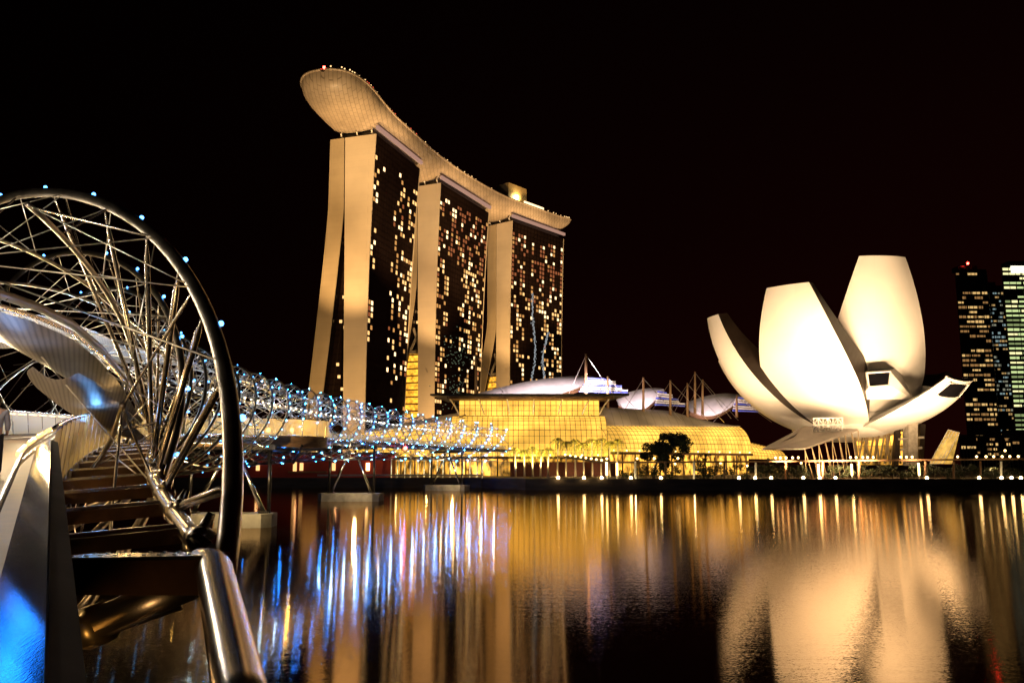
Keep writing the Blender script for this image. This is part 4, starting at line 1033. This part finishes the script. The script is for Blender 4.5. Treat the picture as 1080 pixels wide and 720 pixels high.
# canopy blades under the inner helix
def blade(ya, yb, f0, f1, r_, nm='canopy_blade', m='canopy'):
    rows = []
    for y in rng(ya, yb, .8):
        q = (y - ya) / (yb - ya); w_ = math.sin(PI * min(1, max(0, q))) ** .7; c0 = lerp(f0[0], f1[0], q); wd = lerp(f0[1], f1[1], q) * max(.03, w_)
        rows.append([hel(y, R(c0 + wd * k), r_ - .25 * math.sin(PI * (k + 1) / 2) * w_) for k in (-1, -.66, -.33, 0, .33, .66, 1)])
    return MB().grid(rows).build(nm, M[m], bridge, smooth=True)
def cpt(q):
    f = q * (len(ct) - 1); i = min(int(f), len(ct) - 2); return ct[i].lerp(ct[i + 1], f - i)
def sheet(q0, q1, out0, out1, dz, sag, m='canopy'):
    rows = []
    for k in range(17):
        f = k / 16; q = lerp(q0, q1, f); p = cpt(q); n_ = BF(p.y)[1]; wd = lerp(out0, out1, f) * math.sin(PI * min(1, max(.03, .12 + .86 * f))) ** .6
        rows.append([p - n_ * (wd * j / 6 + .05) + V(0, 0, dz + .10 * wd * j / 6 - sag * math.sin(PI * j / 6)) for j in range(7)])
    return MB().grid(rows).build('canopy_blade', M[m], bridge, smooth=True)
sheet(.10, .93, 1.9, 1.9, -.24, .2); sheet(.55, .97, 1.5, 2.2, -.8, .2)
point('canopy_blue_light', ct[6] + V(-.5, -.3, -1.2), 22, (.15, .45, 1), .15); point('canopy_blue_light', ct[4] + V(-.8, 0, -1.3), 25, (.3, .5, 1), .15)
blade(30, 56, (150, 22), (95, 24), 3.6); blade(50, 80, (140, 22), (70, 22), 3.9)
for k, (y, ph) in enumerate(((19, 82), (23, 96), (27, 70), (30, 106), (36, 100))):
    p = hel(y, R(ph), 1.7); MB().ball(p, .085, 8, 5).build('canopy_lamp', M['lamp'], bridge); point('bridge_canopy_light', p - V(0, 0, .35), 70, (1, .68, .32), .12)
point('bridge_deck_light', on(12, -2.4, DK + 2.5), 620, (1, .72, .40), .2)
for y in rng(25, 268, 9):
    point('bridge_deck_light', on(y, .3, DK + 2.3), 650 if y < 60 else 220, (1, .72, .38), .2)
for y in rng(45, 268, 8): point('bridge_cool_fill', on(y, .2, 1.2), 400, (.36, .62, 1), .2)  # added cool fill inside the tube, brightens the far rods
for y in rng(5, 41, 6): point('bridge_underside_light', on(y, 2.6, DK - 1.3), 32, (1, .55, .2), .2)
for y in (15, 22): point('bridge_side_light', on(y, 4.4, DK + 1.6), 45, (1, .62, .24), .15)
for y, o_ in ((16, -.6), (20.5, -1.0), (25, -.5)): point('bridge_high_fill', on(y, o_, 2.4), 420, (1, .86, .66), .15)  # added fill high in the tube, brightens the top of the near arch
# added blue bars out of view, placed so the cap mirrors blue
for c_ in ((-3.9, 4.75, 7.02), (-4.0, 5.3, 7.06), (-4.75, 6.3, 7.14)):
    n_ = BF(5)[1]; MB().bar(Vector(c_) - n_ * .7, Vector(c_) + n_ * .25, .05, .04).build('added_blue_bar', M['added_strip'], bridge)
# viewing pod
pod = empty('viewing_pod', (-28, 107, 9), 'rounded glass sided viewing platform bulging from the bridge, lit yellow', 'platform')
pz = BT(107) - 5.2 + DK + .12
def podpt(a, k=1.): return Vector((-38.3 + 15.0 * k * math.cos(a), 108 - 9.5 * k * math.sin(a), 0))
PA = [R(-70 + 250 * i / 40) for i in range(41)]
def podrow(k, z0, z1): return [[podpt(a, k) + V(0, 0, z0) for a in PA], [podpt(a, k) + V(0, 0, z1) for a in PA]]
MB().grid(podrow(1., pz - 1.35, pz - .1)).build('timber_fascia', M['timber'], pod, smooth=True)
m = MB(); pl = [podpt(a, .995) for a in PA]; m.prism([(p.x, p.y) for p in pl], pz - .25, pz); m.build('platform_floor', M['deck'], pod)
m = MB(); m.prism([(p.x, p.y) for p in [podpt(a, .97) for a in PA]], pz - 1.3, pz - 1.1); m.build('platform_soffit', M['dark_steel'], pod)
for i in range(0, 40, 2): MB().grid([[podpt(PA[i + j] + (.012 if j == 0 else 0), 1.01) + V(0, 0, z) for j in (0, 1, 2)] for z in (pz + .05, pz + 1.95)]).build('glass_panel', M['pod_glass'], pod)
MB().tube([podpt(a, 1.01) + V(0, 0, pz + 2.0) for a in PA], .06, 6).build('handrail', M['steel'], pod, smooth=True)
for i in range(0, 41, 4):
    MB().tube([podpt(PA[i], 1.0) + V(0, 0, pz - .1), podpt(PA[i], 1.01) + V(0, 0, pz + 2.02)], .05, 6).build('stanchion', M['steel'], pod)
for x in (190, 212, 235, 255, 283, 308):
    p = at(x, 449, 104.5); p.z = pz + .75; 
    if abs((p.x + 38.3) / 15) < .95: MB().ball(p, .26, 10, 6).build('floor_lamp_globe', M['lamp_soft'], pod); point('pod_light', p + V(0, .8, .3), 700, (1, .60, .13), .2)
m = MB()
for x in (-12, -6, 0, 6, 12): m.tube([Vector((-37 + x, 100.5 + abs(x) * .15, pz - 1.2)), Vector((BX(112) + x * .4, 112, pz - 3.2))], .16, 8)
m.tube([V(-49, 104, pz - 2.0), V(-22, 104, pz - 1.6)], .14, 8)
m.build('support_struts', M['dark_steel'], pod)
# piers
for k, (Y, lb) in enumerate(((99.5, 'nearest concrete pontoon pier with steel legs under the viewing platform'), (168.9, 'middle bridge pier, pale block in the water with raking legs'), (236.5, 'farthest bridge pier close to the lit bank'))):
    c, n_, t = BF(Y); xx = c.x; rot = Matrix((n_, t, Vector((0, 0, 1)))).transposed()
    root = empty('bridge_pier', (xx, Y, 0), lb, 'pier', 'bridge piers standing in the bay')
    pb = MB(); w_, dd = (10.4, 5.2) if k == 0 else (12, 6); 
    poly = [(-w_ / 2 + 1, -dd / 2), (w_ / 2 - 1, -dd / 2), (w_ / 2, -dd / 2 + 1), (w_ / 2, dd / 2 - 1), (w_ / 2 - 1, dd / 2), (-w_ / 2 + 1, dd / 2), (-w_ / 2, dd / 2 - 1), (-w_ / 2, -dd / 2 + 1)]
    pb.prism([(xx + n_.x * a + t.x * b, Y + n_.y * a + t.y * b) for a, b in poly], -1.5, 1.5); pb.build('pontoon_base', M['concrete'], root)
    tz = c.z + DK - 1.6
    for s_ in (-1, 1):
        bt = Vector((xx, Y, 1.5)) + n_ * (s_ * 4.0)
        MB().tube([bt, Vector((xx, Y, tz)) + n_ * (s_ * .5)], .26, 10).build('raking_leg', M['steel'], root, smooth=True)
        MB().tube([bt + n_ * s_ * .5, Vector((xx, Y, tz + .6)) + n_ * (s_ * 4.4)], .22, 10).build('vertical_leg', M['dark_steel'], root, smooth=True)
        m = MB(); m.box(bt + V(0, 0, .12), (1.2, 1.2, .25), rot); m.build('foot_plate', M['dark_steel'], root)
    MB().bar(Vector((xx, Y, tz + .5)) - n_ * 5, Vector((xx, Y, tz + .5)) + n_ * 5, .5, .6).build('cross_head', M['dark_steel'], root)
    point('pier_light', (xx + 2, Y - 7, 6), 3600 if k == 0 else 2400, (1, .72, .34), .3)
# red navigation lamp under the far span
p = on(191, 4.9, DK - .9); MB().ball(p, .42, 10, 6).build('navigation_lamp', M['lamp_red'], bridge)

# ================================================================ PEOPLE
def person(loc, h, yaw, label, top, bottom, arms='down', stride=.0):
    root = empty('person', loc, label, 'person'); k = h / 1.72
    def P(x, y, z): return Vector((x, y, z)) * k
    def skin(name, verts, edges, rad, m, parent, sub=1):
        me = bpy.data.meshes.new(name); me.from_pydata([tuple(v) for v in verts], edges, []); o = bpy.data.objects.new(name, me); COL.objects.link(o)
        md = o.modifiers.new('s', 'SKIN'); md.use_smooth_shade = True
        for i, r_ in enumerate(rad):
            q = me.skin_vertices[0].data[i]; q.radius = (r_[0] * k, r_[1] * k) if isinstance(r_, tuple) else (r_ * k, r_ * k)
        me.skin_vertices[0].data[0].use_root = True
        o.modifiers.new('u', 'SUBSURF').levels = sub
        dg = bpy.context.evaluated_depsgraph_get(); m2 = bpy.data.meshes.new_from_object(o.evaluated_get(dg)); bpy.data.objects.remove(o)
        m2.materials.clear(); m2.materials.append(m); o = bpy.data.objects.new(name, m2); COL.objects.link(o); o.parent = parent
        for p in m2.polygons: p.use_smooth = True
        return o
    ay = .28 if arms == 'rail' else .02
    verts = [P(0, 0, .95), P(0, .0, 1.18), P(0, 0, 1.40), P(0, .0, 1.50), P(0, .02, 1.58), P(0, .02, 1.68)]
    ed = [(0, 1), (1, 2), (2, 3), (3, 4), (4, 5)]; rad = [(.15, .11), (.14, .10), (.16, .105), .055, .085, .075]
    for s_ in (-1, 1):
        n = len(verts); st = stride * s_
        verts += [P(.09 * s_, 0, .88), P(.10 * s_, .03 + st * .5, .50), P(.10 * s_, st, .09), P(.10 * s_, st + .14, .04)]; ed += [(0, n), (n, n + 1), (n + 1, n + 2), (n + 2, n + 3)]; rad += [.092, .062, .042, .036]
        n = len(verts); verts += [P(.19 * s_, 0, 1.40), P(.24 * s_, ay * .3 - .02, 1.14), P(.23 * s_, ay + .06, .98 if arms != 'rail' else 1.12), P(.22 * s_, ay + .11, .90 if arms != 'rail' else 1.12)]
        ed += [(2, n), (n, n + 1), (n + 1, n + 2), (n + 2, n + 3)]; rad += [.056, .042, .032, .03]
    body = skin('body', verts, ed, rad, M['skin'], root, 2)
    jacket = [P(0, 0, .90), P(0, 0, 1.16), P(0, 0, 1.38), P(0, 0, 1.46)]; je = [(0, 1), (1, 2), (2, 3)]; jr = [(.175, .13), (.165, .122), (.185, .125), .085]
    for s_ in (-1, 1):
        n = len(jacket); jacket += [P(.2 * s_, 0, 1.39), P(.245 * s_, ay * .3 - .02, 1.14), P(.235 * s_, ay + .04, 1.0 if arms != 'rail' else 1.12)]; je += [(2, n), (n, n + 1), (n + 1, n + 2)]; jr += [.075, .06, .05]
    skin('jacket', jacket, je, jr, top, root, 2)
    tr = [P(0, 0, .96)]; te = []; rr = [(.165, .125)]
    for s_ in (-1, 1):
        n = len(tr); st = stride * s_; tr += [P(.09 * s_, 0, .86), P(.10 * s_, .03 + st * .5, .50), P(.10 * s_, st, .10)]; te += [(0, n), (n, n + 1), (n + 1, n + 2)]; rr += [.108, .08, .06]
    skin('trousers', tr, te, rr, bottom, root, 2)
    MB().ball(P(0, -.012, 1.655), .112 * k, 12, 8, (.9, 1.02, 1.05)).build('hair', M['hair'], None, loc=(0, 0, 0), smooth=True)
    hr = bpy.data.objects['hair'] if root.name == 'person' else [o for o in bpy.data.objects if o.name.startswith('hair') and o.parent is None and o.type == 'MESH'][0]
    hr.parent = root
    f = MB(); f.ball(P(0, .112, 1.615), .016 * k, 6, 4)
    for s_ in (-1, 1): f.ball(P(.033 * s_, .098, 1.64), .012 * k, 6, 4)
    o = f.build('face_features', M['hair'], None, loc=(0, 0, 0)); o.parent = root
    root.rotation_euler = (0, 0, yaw); return root
JD = mat('dark_jacket', (.02, .03, .02), .8, 0, .3, 6); JG = mat('grey_shirt', (.30, .30, .34), .8, 0, .2, 6); JB = mat('brown_shirt', (.28, .14, .06), .8, 0, .2, 6); TR = mat('dark_trousers', (.03, .03, .04), .8, 0, .3, 6)
def dk(y, off): p = on(y, off, DK); return p
person(dk(43, 2.6), 1.72, R(-70), 'person in a dark jacket leaning at the lit railing further along the bridge', JD, TR, 'rail')
person(dk(17, 1.9), 1.7, R(20), 'person in a grey shirt walking away along the walkway', JG, TR, 'down', .2)
person(dk(15, .2), 1.68, R(195), 'person in a brown shirt walking towards the viewer at far left', JB, TR, 'down', .18)
q = at(330, 450, 108.5); q.z = pz; person(q, 1.74, R(-120), 'person in dark clothes at the right tip of the viewing platform', JD, TR, 'rail')
q = at(322, 450, 109); q.z = pz; person(q, 1.66, R(170), 'shorter person in brown beside the platform tip figure', JB, TR, 'rail')
